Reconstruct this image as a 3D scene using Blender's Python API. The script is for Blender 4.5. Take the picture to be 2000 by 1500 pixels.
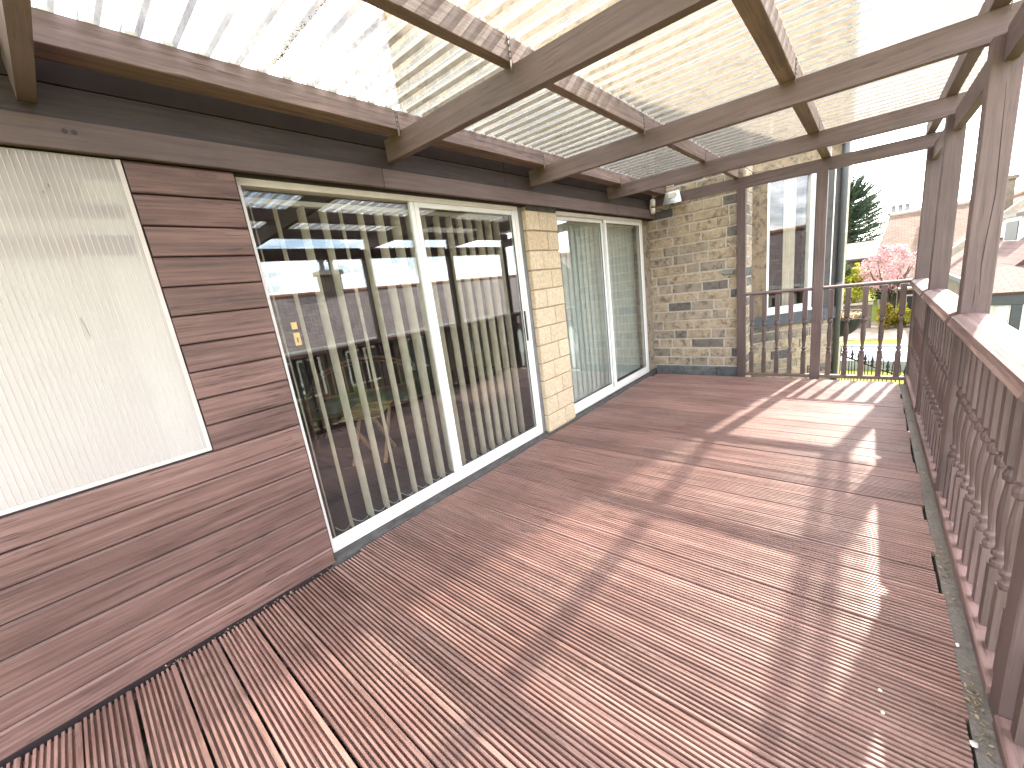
import bpy, math, random
from mathutils import Vector, Matrix
R_ = math.radians
SC = bpy.context.scene
for o in list(bpy.data.objects):
    bpy.data.objects.remove(o)
COL = SC.collection

# ------------------------------------------------------------------ camera
CAM_H = 1.4
cd = bpy.data.cameras.new('camera')
cam = bpy.data.objects.new('camera', cd)
COL.objects.link(cam)
right = Vector((0.64819569, -0.7506878, -0.1277113))
down = Vector((-0.25241338, -0.05358681, -0.96613453))
fwd = Vector((0.71842177, 0.65848028, -0.22421838))
M = Matrix(((right.x, -down.x, -fwd.x, 0), (right.y, -down.y, -fwd.y, 0), (right.z, -down.z, -fwd.z, CAM_H), (0, 0, 0, 1)))
cam.matrix_world = M
cd.sensor_fit = 'HORIZONTAL'
cd.sensor_width = 36.0
cd.lens = 36.0 * 776.47 / 2000.0
cd.clip_start = 0.02
cd.clip_end = 800
SC.camera = cam

# ------------------------------------------------------------------ sun and sky
SUN_EL = R_(43.5)
SUN_AZ = math.atan2(-0.21, 1.0)          # angle from +X towards +Y
sd = Vector((math.cos(SUN_AZ) * math.cos(SUN_EL), math.sin(SUN_AZ) * math.cos(SUN_EL), math.sin(SUN_EL)))
sl = bpy.data.lights.new('sun', 'SUN')
sl.energy = 3.1
sl.angle = R_(0.9)
sl.color = (1.0, 0.93, 0.82)
sun = bpy.data.objects.new('sun', sl)
sun.rotation_euler = (-sd).to_track_quat('-Z', 'Y').to_euler()
sun.location = (10, -3, 14)
COL.objects.link(sun)

W = bpy.data.worlds.new('World')
SC.world = W
W.use_nodes = True
nt = W.node_tree
nt.nodes.clear()
def wn(t, **k):
    n = nt.nodes.new(t)
    for a, b in k.items():
        setattr(n, a, b)
    return n
out = wn('ShaderNodeOutputWorld')
bg = wn('ShaderNodeBackground')
bg.inputs['Strength'].default_value = 0.15
sky = wn('ShaderNodeTexSky', sky_type='NISHITA', sun_disc=False, sun_elevation=SUN_EL, sun_rotation=math.pi / 2 - SUN_AZ, air_density=1.0, dust_density=1.2, ozone_density=1.0)
tc = wn('ShaderNodeTexCoord')
sep = wn('ShaderNodeSeparateXYZ')
nt.links.new(tc.outputs['Generated'], sep.inputs[0])
# flatten the direction onto a cloud layer: (x, y) / (z + k)
addz = wn('ShaderNodeMath', operation='ADD'); addz.inputs[1].default_value = 0.22
absz = wn('ShaderNodeMath', operation='MAXIMUM'); absz.inputs[1].default_value = 0.0
nt.links.new(sep.outputs['Z'], absz.inputs[0]); nt.links.new(absz.outputs[0], addz.inputs[0])
dx = wn('ShaderNodeMath', operation='DIVIDE'); dy = wn('ShaderNodeMath', operation='DIVIDE')
nt.links.new(sep.outputs['X'], dx.inputs[0]); nt.links.new(addz.outputs[0], dx.inputs[1])
nt.links.new(sep.outputs['Y'], dy.inputs[0]); nt.links.new(addz.outputs[0], dy.inputs[1])
cmb = wn('ShaderNodeCombineXYZ')
nt.links.new(dx.outputs[0], cmb.inputs[0]); nt.links.new(dy.outputs[0], cmb.inputs[1])
cn = wn('ShaderNodeTexNoise'); cn.inputs['Scale'].default_value = 1.9; cn.inputs['Detail'].default_value = 9; cn.inputs['Roughness'].default_value = 0.58; cn.inputs['Distortion'].default_value = 0.25
nt.links.new(cmb.outputs[0], cn.inputs['Vector'])
cr = wn('ShaderNodeValToRGB'); cr.color_ramp.elements[0].position = 0.40; cr.color_ramp.elements[1].position = 0.60
nt.links.new(cn.outputs['Fac'], cr.inputs['Fac'])
cn2 = wn('ShaderNodeTexNoise'); cn2.inputs['Scale'].default_value = 4.2; cn2.inputs['Detail'].default_value = 7
nt.links.new(cmb.outputs[0], cn2.inputs['Vector'])
cc = wn('ShaderNodeValToRGB')
cc.color_ramp.elements[0].position = 0.30; cc.color_ramp.elements[0].color = (6.6, 7.0, 7.8, 1)
cc.color_ramp.elements[1].position = 0.62; cc.color_ramp.elements[1].color = (16.0, 15.8, 15.5, 1)
nt.links.new(cn2.outputs['Fac'], cc.inputs['Fac'])
mx = wn('ShaderNodeMix', data_type='RGBA')
nt.links.new(cr.outputs['Color'], mx.inputs['Factor'])
nt.links.new(sky.outputs[0], mx.inputs[6]); nt.links.new(cc.outputs['Color'], mx.inputs[7])
nt.links.new(mx.outputs[2], bg.inputs['Color'])
nt.links.new(bg.outputs[0], out.inputs[0])

SC.view_settings.view_transform = 'Standard'
SC.view_settings.look = 'None'
SC.view_settings.gamma = 1
SC.view_settings.use_curve_mapping = False
SC.view_settings.exposure = 2.55
SC.render.engine = 'CYCLES'
cy = SC.cycles
cy.max_bounces = 8
cy.diffuse_bounces = 4
cy.glossy_bounces = 4
cy.transmission_bounces = 6
cy.transparent_max_bounces = 12
cy.caustics_reflective = False
cy.caustics_refractive = False
cy.sample_clamp_indirect = 6
try:
    cy.use_denoising = True
    cy.denoiser = 'OPENIMAGEDENOISE'
except Exception:
    pass

# ------------------------------------------------------------------ materials
MATS = {}
class NT:
    def __init__(s, name):
        s.m = bpy.data.materials.new(name); s.m.use_nodes = True
        s.t = s.m.node_tree; s.t.nodes.clear()
        s.out = s.n('ShaderNodeOutputMaterial')
    def n(s, t, **k):
        x = s.t.nodes.new(t)
        for a, b in k.items():
            setattr(x, a, b)
        return x
    def l(s, a, b):
        s.t.links.new(a, b)
    def noise(s, vec, scale, detail=4, rough=0.55, dist=0.0):
        x = s.n('ShaderNodeTexNoise')
        x.inputs['Scale'].default_value = scale; x.inputs['Detail'].default_value = detail
        x.inputs['Roughness'].default_value = rough; x.inputs['Distortion'].default_value = dist
        if vec is not None: s.l(vec, x.inputs['Vector'])
        return x.outputs['Fac']
    def ramp(s, fac, stops, mode='LINEAR'):
        x = s.n('ShaderNodeValToRGB'); e = x.color_ramp.elements; x.color_ramp.interpolation = mode
        while len(e) < len(stops): e.new(0.5)
        for i, (p, c) in enumerate(stops):
            e[i].position = p
            e[i].color = (c[0], c[1], c[2], 1) if not isinstance(c, (int, float)) else (c, c, c, 1)
        s.l(fac, x.inputs['Fac'])
        return x.outputs['Color']
    def mix(s, fac, a, b, mode='MIX'):
        x = s.n('ShaderNodeMix', data_type='RGBA', blend_type=mode)
        for v, i in ((fac, 0), (a, 6), (b, 7)):
            if isinstance(v, (int, float)): x.inputs[i].default_value = v
            elif isinstance(v, tuple): x.inputs[i].default_value = (v[0], v[1], v[2], 1)
            else: s.l(v, x.inputs[i])
        return x.outputs[2]
    def bsdf(s, col, rough=0.6, spec=0.5, metal=0.0, bump=None, bstr=0.2, bdist=0.01):
        b = s.n('ShaderNodeBsdfPrincipled')
        if isinstance(col, tuple): b.inputs['Base Color'].default_value = (col[0], col[1], col[2], 1)
        else: s.l(col, b.inputs['Base Color'])
        if isinstance(rough, (int, float)): b.inputs['Roughness'].default_value = rough
        else: s.l(rough, b.inputs['Roughness'])
        b.inputs['Specular IOR Level'].default_value = spec
        b.inputs['Metallic'].default_value = metal
        if bump is not None:
            u = s.n('ShaderNodeBump'); u.inputs['Strength'].default_value = bstr; u.inputs['Distance'].default_value = bdist
            s.l(bump, u.inputs['Height']); s.l(u.outputs[0], b.inputs['Normal'])
        return b
    def done(s, sh):
        s.l(sh, s.out.inputs['Surface']); MATS[s.m.name] = s.m
        return s.m
    def objvec(s, scale=(1, 1, 1), rnd=60.0):
        t = s.n('ShaderNodeTexCoord'); oi = s.n('ShaderNodeObjectInfo')
        mp = s.n('ShaderNodeMapping'); mp.inputs['Scale'].default_value = scale
        mu = s.n('ShaderNodeMath', operation='MULTIPLY'); mu.inputs[1].default_value = rnd
        s.l(oi.outputs['Random'], mu.inputs[0])
        ad = s.n('ShaderNodeVectorMath', operation='ADD')
        s.l(t.outputs['Object'], ad.inputs[0]); s.l(mu.outputs[0], ad.inputs[1]); s.l(ad.outputs[0], mp.inputs['Vector'])
        return mp.outputs[0], oi.outputs['Random']
    def pos(s, scale=(1, 1, 1)):
        g = s.n('ShaderNodeNewGeometry'); mp = s.n('ShaderNodeMapping'); mp.inputs['Scale'].default_value = scale
        s.l(g.outputs['Position'], mp.inputs['Vector'])
        return mp.outputs[0]

def wood(name, base, axis, rough=0.55, wear=0.5, dusty=0.0, dust_col=(0.42, 0.33, 0.29), spec=0.35, knots=False, con=1.0):
    s = NT(name)
    sc = [52.0, 52.0, 52.0]; sc['xyz'.index(axis)] = 2.2
    v, rnd = s.objvec(tuple(sc))
    g = s.noise(v, 1.0, 7, 0.62, 0.4)
    dark = tuple(c * (1 - 0.5 * con) for c in base); light = tuple(min(1, c * (1 + 0.5 * con) + 0.015 * con) for c in base)
    col = s.ramp(g, [(0.28, dark), (0.5, base), (0.78, light)])
    lowf = s.noise(s.pos((1, 1, 1)), 1.3, 5, 0.6)
    col = s.mix(1.0, col, s.ramp(lowf, [(0.3, 0.78), (0.7, 1.2)]), 'MULTIPLY')
    # board to board variation
    vr = s.ramp(rnd, [(0.0, 0.82), (1.0, 1.16)])
    col = s.mix(1.0, col, vr, 'MULTIPLY')
    # short dark checks along the grain
    sc2 = [110.0, 110.0, 110.0]; sc2['xyz'.index(axis)] = 6.0
    v2, _ = s.objvec(tuple(sc2), 37.0)
    f = s.noise(v2, 1.0, 3, 0.5)
    fm = s.ramp(f, [(0.60, 0.0), (0.66, 1.0)])
    f3 = s.noise(s.pos((1, 1, 1)), 2.4, 3)
    fm2 = s.ramp(f3, [(0.40, 0.0), (0.58, 1.0)])
    fk = s.mix(1.0, fm, fm2, 'MULTIPLY')
    fk = s.mix(1.0, fk, (wear, wear, wear), 'MULTIPLY')
    col = s.mix(fk, col, tuple(c * 0.28 for c in base))
    if dusty > 0:
        d = s.noise(s.pos((1.2, 1.2, 1.2)), 1.9, 6, 0.6, 0.6)
        d2 = s.noise(s.pos((14, 14, 14)), 3.0, 4, 0.6)
        dm = s.mix(1.0, s.ramp(d, [(0.44, 0.0), (0.72, 1.0)]), s.ramp(d2, [(0.35, 0.0), (0.75, 1.0)]), 'MULTIPLY')
        dm = s.mix(1.0, dm, (dusty, dusty, dusty), 'MULTIPLY')
        col = s.mix(dm, col, dust_col)
    if knots:
        kv, _ = s.objvec(tuple(2.2 if a == axis else 7.0 for a in 'xyz'), 23.0)
        vo = s.n('ShaderNodeTexVoronoi'); vo.inputs['Scale'].default_value = 1.0; s.l(kv, vo.inputs['Vector'])
        km = s.ramp(vo.outputs['Distance'], [(0.035, 1.0), (0.06, 0.25), (0.085, 0.8), (0.11, 0.0)])
        km = s.mix(1.0, km, (0.55, 0.55, 0.55), 'MULTIPLY')
        col = s.mix(km, col, tuple(c * 0.45 for c in base))
    ro = s.ramp(g, [(0.3, rough - 0.1), (0.7, rough + 0.12)])
    return s.done(s.bsdf(col, ro, spec, 0, g, 0.35, 0.006).outputs[0])

def plain(name, col, rough=0.5, spec=0.5, metal=0.0, var=0.12, scale=9.0, bump=0.0):
    s = NT(name)
    v, rnd = s.objvec((1, 1, 1), 13)
    n = s.noise(v, scale, 6, 0.6)
    c = s.ramp(n, [(0.3, tuple(x * (1 - var) for x in col)), (0.7, tuple(min(1, x * (1 + var)) for x in col))])
    return s.done(s.bsdf(c, rough, spec, metal, n if bump else None, bump, 0.004).outputs[0])

BROWN = (0.146, 0.103, 0.094)
wood('timber_x', BROWN, 'x', 0.58, con=0.55)
wood('timber_y', BROWN, 'y', 0.58, con=0.55)
wood('timber_z', (0.128, 0.088, 0.080), 'z', 0.58, con=0.55)  # darker than BROWN: backlit look of the uprights put into the tint
wood('header_shaded', (0.060, 0.042, 0.040), 'x', 0.6)  # header timber coloured darker to carry the shade under the eave
wood('cladding', (0.146, 0.083, 0.070), 'x', 0.5, 0.95, knots=True)
wood('deckboard', (0.245, 0.138, 0.115), 'y', 0.47, 0.6, 0.6, (0.37, 0.275, 0.225), 0.5)
wood('rail_timber', (0.19, 0.116, 0.103), 'x', 0.6, 0.7)
wood('pale_purlin', (0.22, 0.155, 0.14), 'x', 0.7, 0.8)  # tint lightened for the sunlit streaks on the purlins
wood('teak', (0.58, 0.41, 0.22), 'z', 0.5, 0.2)
wood('cane', (0.30, 0.14, 0.07), 'x', 0.4, 0.2)
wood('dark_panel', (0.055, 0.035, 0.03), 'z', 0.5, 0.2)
plain('white_frame', (0.80, 0.79, 0.76), 0.35, 0.5, 0, 0.05)
plain('cream_frame', (0.75, 0.71, 0.66), 0.4, 0.5, 0, 0.07)
plain('twinwall_rib', (0.52, 0.46, 0.43), 0.4, 0.4)
plain('grey_sill', (0.085, 0.08, 0.076), 0.7, 0.3, 0, 0.35, 14, 0.4)
plain('black_gasket', (0.02, 0.02, 0.022), 0.5, 0.4)
plain('dark_metal', (0.025, 0.025, 0.027), 0.45, 0.5, 0.3)
plain('zinc_strap', (0.20, 0.15, 0.13), 0.5, 0.5, 0.3, 0.4, 40)
plain('brass', (0.68, 0.45, 0.12), 0.35, 0.5, 0.6, 0.2, 20)
plain('soffit_black', (0.045, 0.033, 0.034), 0.8, 0.2)
plain('plaster', (0.30, 0.27, 0.23), 0.9, 0.2)
plain('white_paint', (0.78, 0.77, 0.74), 0.6, 0.3, 0, 0.06)
plain('fascia_dark', (0.045, 0.05, 0.052), 0.5, 0.4)
plain('sensor_white', (0.78, 0.74, 0.66), 0.35, 0.5, 0, 0.05)
plain('chrome', (0.62, 0.64, 0.64), 0.22, 0.5, 0.7, 0.15, 30)
plain('cable', (0.62, 0.45, 0.42), 0.6)
plain('trunk', (0.10, 0.07, 0.05), 0.9, 0.2, 0, 0.4, 12, 0.6)
plain('terracotta', (0.33, 0.17, 0.11), 0.8, 0.2, 0, 0.25)
plain('lead_grey', (0.19, 0.19, 0.185), 0.7, 0.3, 0, 0.2)
plain('coping', (0.34, 0.30, 0.24), 0.85, 0.2, 0, 0.25, 6)
plain('coir', (0.42, 0.29, 0.17), 0.95, 0.1, 0, 0.5, 60, 0.5)
plain('liner_black', (0.018, 0.02, 0.02), 0.6, 0.3, 0, 0.5, 30, 0.4)
plain('pale_tarp', (0.22, 0.28, 0.34), 0.4, 0.4, 0, 0.1, 2)
plain('pool_edge', (0.34, 0.37, 0.39), 0.5, 0.4)
plain('leaf_litter', (0.30, 0.235, 0.16), 0.9, 0.1, 0, 0.5, 120)
plain('shell_white', (0.72, 0.69, 0.62), 0.6, 0.3, 0, 0.2, 60)
plain('lead_pipe', (0.09, 0.095, 0.10), 0.5, 0.4)

def stone(name, stops, blot=0.45, scale=16.0):
    s = NT(name)
    v, rnd = s.objvec((1, 1, 1), 40)
    base = s.ramp(rnd, stops)
    n = s.noise(v, scale, 8, 0.65, 0.3)
    col = s.mix(1.0, base, s.ramp(n, [(0.25, 0.72), (0.75, 1.25)]), 'MULTIPLY')
    n2 = s.noise(v, 11.0, 10, 0.8, 0.15)
    soot = s.mix(1.0, s.ramp(n2, [(0.50, 0.0), (0.60, 1.0)]), (blot, blot, blot), 'MULTIPLY')
    col = s.mix(soot, col, (0.055, 0.05, 0.046))
    return s.done(s.bsdf(col, 0.92, 0.15, 0, n, 0.8, 0.012).outputs[0])
stone('york_stone', [(0.0, (0.39, 0.305, 0.21)), (0.35, (0.44, 0.35, 0.245)), (0.62, (0.37, 0.30, 0.225)), (0.80, (0.26, 0.22, 0.17)), (0.93, (0.16, 0.145, 0.13)), (1.0, (0.10, 0.097, 0.098))], 0.7)
stone('pier_block', [(0.0, (0.56, 0.45, 0.31)), (0.5, (0.62, 0.505, 0.355)), (1.0, (0.57, 0.445, 0.30))], 0.02, 40)
stone('plinth', [(0.0, (0.10, 0.105, 0.11)), (1.0, (0.15, 0.15, 0.15))], 0.6)
stone('mortar', [(0.0, (0.50, 0.45, 0.38)), (1.0, (0.50, 0.45, 0.38))], 0.1, 30)
stone('pier_mortar', [(0.0, (0.38, 0.29, 0.20)), (1.0, (0.38, 0.29, 0.20))], 0.02, 30)
stone('jamb_stone', [(0.0, (0.22, 0.165, 0.105)), (1.0, (0.20, 0.15, 0.10))], 0.85, 9)
stone('sooty_jamb', [(0.0, (0.07, 0.068, 0.065)), (1.0, (0.09, 0.085, 0.08))], 0.5, 9)
stone('sill_stone', [(0.0, (0.085, 0.09, 0.10)), (1.0, (0.10, 0.105, 0.115))], 0.2, 20)
stone('kerb_concrete', [(0.0, (0.20, 0.18, 0.16)), (1.0, (0.22, 0.195, 0.175))], 0.12, 60)
stone('slate_tile', [(0.0, (0.055, 0.058, 0.062)), (0.5, (0.075, 0.078, 0.08)), (1.0, (0.06, 0.06, 0.066))], 0.1, 12)
stone('far_stone', [(0.0, (0.16, 0.135, 0.10)), (1.0, (0.145, 0.12, 0.09))], 0.5, 3)
stone('path_stone', [(0.0, (0.28, 0.22, 0.175)), (1.0, (0.28, 0.22, 0.175))], 0.05, 2)

def brickwall(name, a, b, mort, sx, sz):
    s = NT(name)
    t = s.n('ShaderNodeTexCoord')
    sep = s.n('ShaderNodeSeparateXYZ'); s.l(t.outputs['Object'], sep.inputs[0])
    ad = s.n('ShaderNodeMath', operation='ADD'); s.l(sep.outputs['X'], ad.inputs[0]); s.l(sep.outputs['Y'], ad.inputs[1])
    cb = s.n('ShaderNodeCombineXYZ'); s.l(ad.outputs[0], cb.inputs[0]); s.l(sep.outputs['Z'], cb.inputs[1])
    br = s.n('ShaderNodeTexBrick'); s.l(cb.outputs[0], br.inputs['Vector'])
    br.inputs['Color1'].default_value = (*a, 1); br.inputs['Color2'].default_value = (*b, 1); br.inputs['Mortar'].default_value = (*mort, 1)
    br.inputs['Scale'].default_value = 1; br.inputs['Brick Width'].default_value = sx; br.inputs['Row Height'].default_value = sz
    br.inputs['Mortar Size'].default_value = 0.01
    n = s.noise(cb.outputs[0], 5, 8, 0.7)
    col = s.mix(1.0, br.outputs['Color'], s.ramp(n, [(0.3, 0.6), (0.7, 1.2)]), 'MULTIPLY')
    return s.done(s.bsdf(col, 0.9, 0.15, 0, br.outputs['Fac'], -0.5, 0.01).outputs[0])
brickwall('coursed_wall', (0.30, 0.24, 0.14), (0.17, 0.145, 0.105), (0.36, 0.31, 0.24), 0.38, 0.125)

def tiles(name, a, b, pitch, axis_up='slope'):
    s = NT(name)
    t = s.n('ShaderNodeTexCoord')
    sep = s.n('ShaderNodeSeparateXYZ'); s.l(t.outputs['UV'], sep.inputs[0])
    cb = s.n('ShaderNodeCombineXYZ'); s.l(sep.outputs['X'], cb.inputs[0]); s.l(sep.outputs['Y'], cb.inputs[1])
    br = s.n('ShaderNodeTexBrick'); s.l(cb.outputs[0], br.inputs['Vector'])
    br.inputs['Color1'].default_value = (*a, 1); br.inputs['Color2'].default_value = (*b, 1)
    br.inputs['Mortar'].default_value = (a[0] * 0.55, a[1] * 0.55, a[2] * 0.55, 1)
    br.inputs['Scale'].default_value = 1; br.inputs['Brick Width'].default_value = pitch * 1.6; br.inputs['Row Height'].default_value = pitch
    br.inputs['Mortar Size'].default_value = pitch * 0.075
    n = s.noise(cb.outputs[0], 1.6, 8, 0.7)
    col = s.mix(1.0, br.outputs['Color'], s.ramp(n, [(0.3, 0.7), (0.7, 1.2)]), 'MULTIPLY')
    return s.done(s.bsdf(col, 0.85, 0.2, 0, br.outputs['Fac'], -0.6, 0.02).outputs[0])
tiles('tile_tan', (0.145, 0.096, 0.068), (0.115, 0.074, 0.054), 0.15)
tiles('tile_pink', (0.150, 0.088, 0.072), (0.120, 0.069, 0.059), 0.125)
tiles('tile_red', (0.17, 0.088, 0.072), (0.14, 0.07, 0.06), 0.16)
tiles('tile_brown', (0.19, 0.155, 0.145), (0.225, 0.185, 0.17), 0.27)

def leaf(name, cols, trans=0.35):
    s = NT(name)
    g = s.n('ShaderNodeNewGeometry')
    n = s.noise(s.pos((1, 1, 1)), 2.2, 3)
    c1 = s.ramp(g.outputs['Random Per Island'], [(i / (len(cols) - 1), c) for i, c in enumerate(cols)])
    col = s.mix(1.0, c1, s.ramp(n, [(0.3, 0.72), (0.7, 1.3)]), 'MULTIPLY')
    b = s.bsdf(col, 0.55, 0.3)
    tr = s.n('ShaderNodeBsdfTranslucent'); s.l(col, tr.inputs['Color'])
    m = s.n('ShaderNodeMixShader'); m.inputs[0].default_value = trans
    s.l(b.outputs[0], m.inputs[1]); s.l(tr.outputs[0], m.inputs[2])
    return s.done(m.outputs[0])
leaf('leaf_dark', [(0.03, 0.055, 0.03), (0.05, 0.085, 0.035), (0.085, 0.12, 0.045)])
leaf('leaf_green', [(0.05, 0.10, 0.025), (0.10, 0.17, 0.03), (0.16, 0.22, 0.04)])
leaf('leaf_yellow', [(0.22, 0.25, 0.03), (0.34, 0.34, 0.04), (0.42, 0.36, 0.05)])
leaf('leaf_orange', [(0.26, 0.24, 0.03), (0.45, 0.30, 0.04), (0.16, 0.20, 0.04)])
leaf('blossom', [(0.40, 0.20, 0.23), (0.50, 0.30, 0.31), (0.58, 0.42, 0.41), (0.30, 0.16, 0.13)], 0.4)
leaf('moss', [(0.30, 0.22, 0.07), (0.46, 0.35, 0.13), (0.20, 0.14, 0.05)], 0.65)
leaf('needle', [(0.025, 0.05, 0.033), (0.05, 0.078, 0.048), (0.11, 0.135, 0.08)], 0.15)
leaf('cushion_print', [(0.30, 0.26, 0.20), (0.14, 0.17, 0.14), (0.34, 0.30, 0.24)], 0.0)

def grass():
    s = NT('grass')
    n = s.noise(s.pos((1, 1, 1)), 3.0, 6); n2 = s.noise(s.pos((1, 1, 1)), 60, 3)
    c = s.mix(1.0, s.ramp(n, [(0.3, (0.14, 0.17, 0.025)), (0.7, (0.21, 0.22, 0.045))]), s.ramp(n2, [(0.3, 0.6), (0.7, 1.25)]), 'MULTIPLY')
    s.done(s.bsdf(c, 0.9, 0.1, 0, n2, 0.6, 0.03).outputs[0])
grass()

def glass(name, ior=1.52, tint=(0.985, 0.992, 0.988)):
    s = NT(name)
    g = s.n('ShaderNodeNewGeometry')
    mi = s.n('ShaderNodeMix', data_type='FLOAT')
    s.l(g.outputs['Backfacing'], mi.inputs[0]); mi.inputs[2].default_value = ior; mi.inputs[3].default_value = 1.0 / ior
    fr = s.n('ShaderNodeFresnel'); s.l(mi.outputs[0], fr.inputs['IOR'])
    tr = s.n('ShaderNodeBsdfTransparent'); tr.inputs[0].default_value = (*tint, 1)
    gl = s.n('ShaderNodeBsdfGlossy'); gl.inputs['Roughness'].default_value = 0.004; gl.inputs['Color'].default_value = (0.97, 0.98, 1.0, 1)
    m = s.n('ShaderNodeMixShader'); s.l(fr.outputs[0], m.inputs[0]); s.l(tr.outputs[0], m.inputs[1]); s.l(gl.outputs[0], m.inputs[2])
    return s.done(m.outputs[0])
glass('glass')

def sheet(name, haze, tint, dirtcol):
    s = NT(name)
    n = s.noise(s.pos((6, 1.2, 6)), 2.0, 6, 0.6)
    sp = s.noise(s.pos((60, 22, 60)), 1.0, 5, 0.7)
    big = s.noise(s.pos((1, 0.7, 1)), 1.7, 4, 0.6)
    dirt = s.mix(1.0, s.ramp(n, [(0.36, 0.25), (0.70, 1.0)]), s.ramp(sp, [(0.44, 0.0), (0.60, 1.0)]), 'MULTIPLY')
    dirt = s.mix(1.0, dirt, s.ramp(big, [(0.35, 0.35), (0.65, 1.0)]), 'MULTIPLY')
    col = s.mix(dirt, tint, dirtcol)
    tcol = s.mix(dirt, (0.93, 0.935, 0.92), (0.50, 0.43, 0.29))
    tr = s.n('ShaderNodeBsdfTransparent'); s.l(tcol, tr.inputs[0])
    tl = s.n('ShaderNodeBsdfTranslucent'); s.l(col, tl.inputs[0])
    m = s.n('ShaderNodeMixShader')
    f = s.ramp(dirt, [(0.0, haze), (1.0, min(0.9, haze + 0.4))])
    s.l(f, m.inputs[0]); s.l(tr.outputs[0], m.inputs[1]); s.l(tl.outputs[0], m.inputs[2])
    gl = s.n('ShaderNodeBsdfGlossy'); gl.inputs['Roughness'].default_value = 0.12
    lw = s.n('ShaderNodeLayerWeight'); lw.inputs[0].default_value = 0.25
    m2 = s.n('ShaderNodeMixShader')
    mu = s.n('ShaderNodeMath', operation='MULTIPLY'); mu.inputs[1].default_value = 0.35; s.l(lw.outputs['Facing'], mu.inputs[0])
    s.l(mu.outputs[0], m2.inputs[0]); s.l(m.outputs[0], m2.inputs[1]); s.l(gl.outputs[0], m2.inputs[2])
    s.done(m2.outputs[0])
sheet('clear_corrugated', 0.13, (0.42, 0.41, 0.375), (0.17, 0.14, 0.075))
sheet('hazy_rib', 0.62, (0.29, 0.272, 0.22), (0.14, 0.11, 0.065))
sheet('dark_web', 0.90, (0.125, 0.104, 0.078), (0.04, 0.03, 0.02))  # darker, denser tint for the sloping web faces

def polycarb():
    s = NT('twinwall')
    n = s.noise(s.pos((1, 1, 1)), 2.5, 5)
    c = s.ramp(n, [(0.3, (0.66, 0.59, 0.57)), (0.7, (0.73, 0.66, 0.64))])
    d = s.bsdf(c, 0.3, 0.5)
    tl = s.n('ShaderNodeBsdfTranslucent'); tl.inputs[0].default_value = (0.8, 0.78, 0.72, 1)
    tr = s.n('ShaderNodeBsdfTransparent'); tr.inputs[0].default_value = (0.85, 0.85, 0.82, 1)
    m = s.n('ShaderNodeMixShader'); m.inputs[0].default_value = 0.3; s.l(d.outputs[0], m.inputs[1]); s.l(tl.outputs[0], m.inputs[2])
    m2 = s.n('ShaderNodeMixShader'); m2.inputs[0].default_value = 0.50; s.l(m.outputs[0], m2.inputs[1]); s.l(tr.outputs[0], m2.inputs[2])
    s.done(m2.outputs[0])
polycarb()

def fabric(name, col, trans):
    s = NT(name)
    v, rnd = s.objvec((1, 1, 1), 9)
    n = s.noise(v, 300, 3)
    n1 = s.noise(v, 12, 5)
    c = s.mix(1.0, s.ramp(n, [(0.3, tuple(x * 0.88 for x in col)), (0.7, col)]), s.ramp(n1, [(0.3, 0.9), (0.7, 1.05)]), 'MULTIPLY')
    d = s.bsdf(c, 0.85, 0.2, 0, n, 0.3, 0.002)
    tl = s.n('ShaderNodeBsdfTranslucent'); s.l(c, tl.inputs[0])
    m = s.n('ShaderNodeMixShader'); m.inputs[0].default_value = trans; s.l(d.outputs[0], m.inputs[1]); s.l(tl.outputs[0], m.inputs[2])
    return s.done(m.outputs[0])
fabric('blind_fabric', (0.94, 0.89, 0.78), 0.45)
fabric('blind_closed', (0.74, 0.78, 0.70), 0.25)
fabric('curtain', (0.80, 0.74, 0.60), 0.3)

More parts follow.
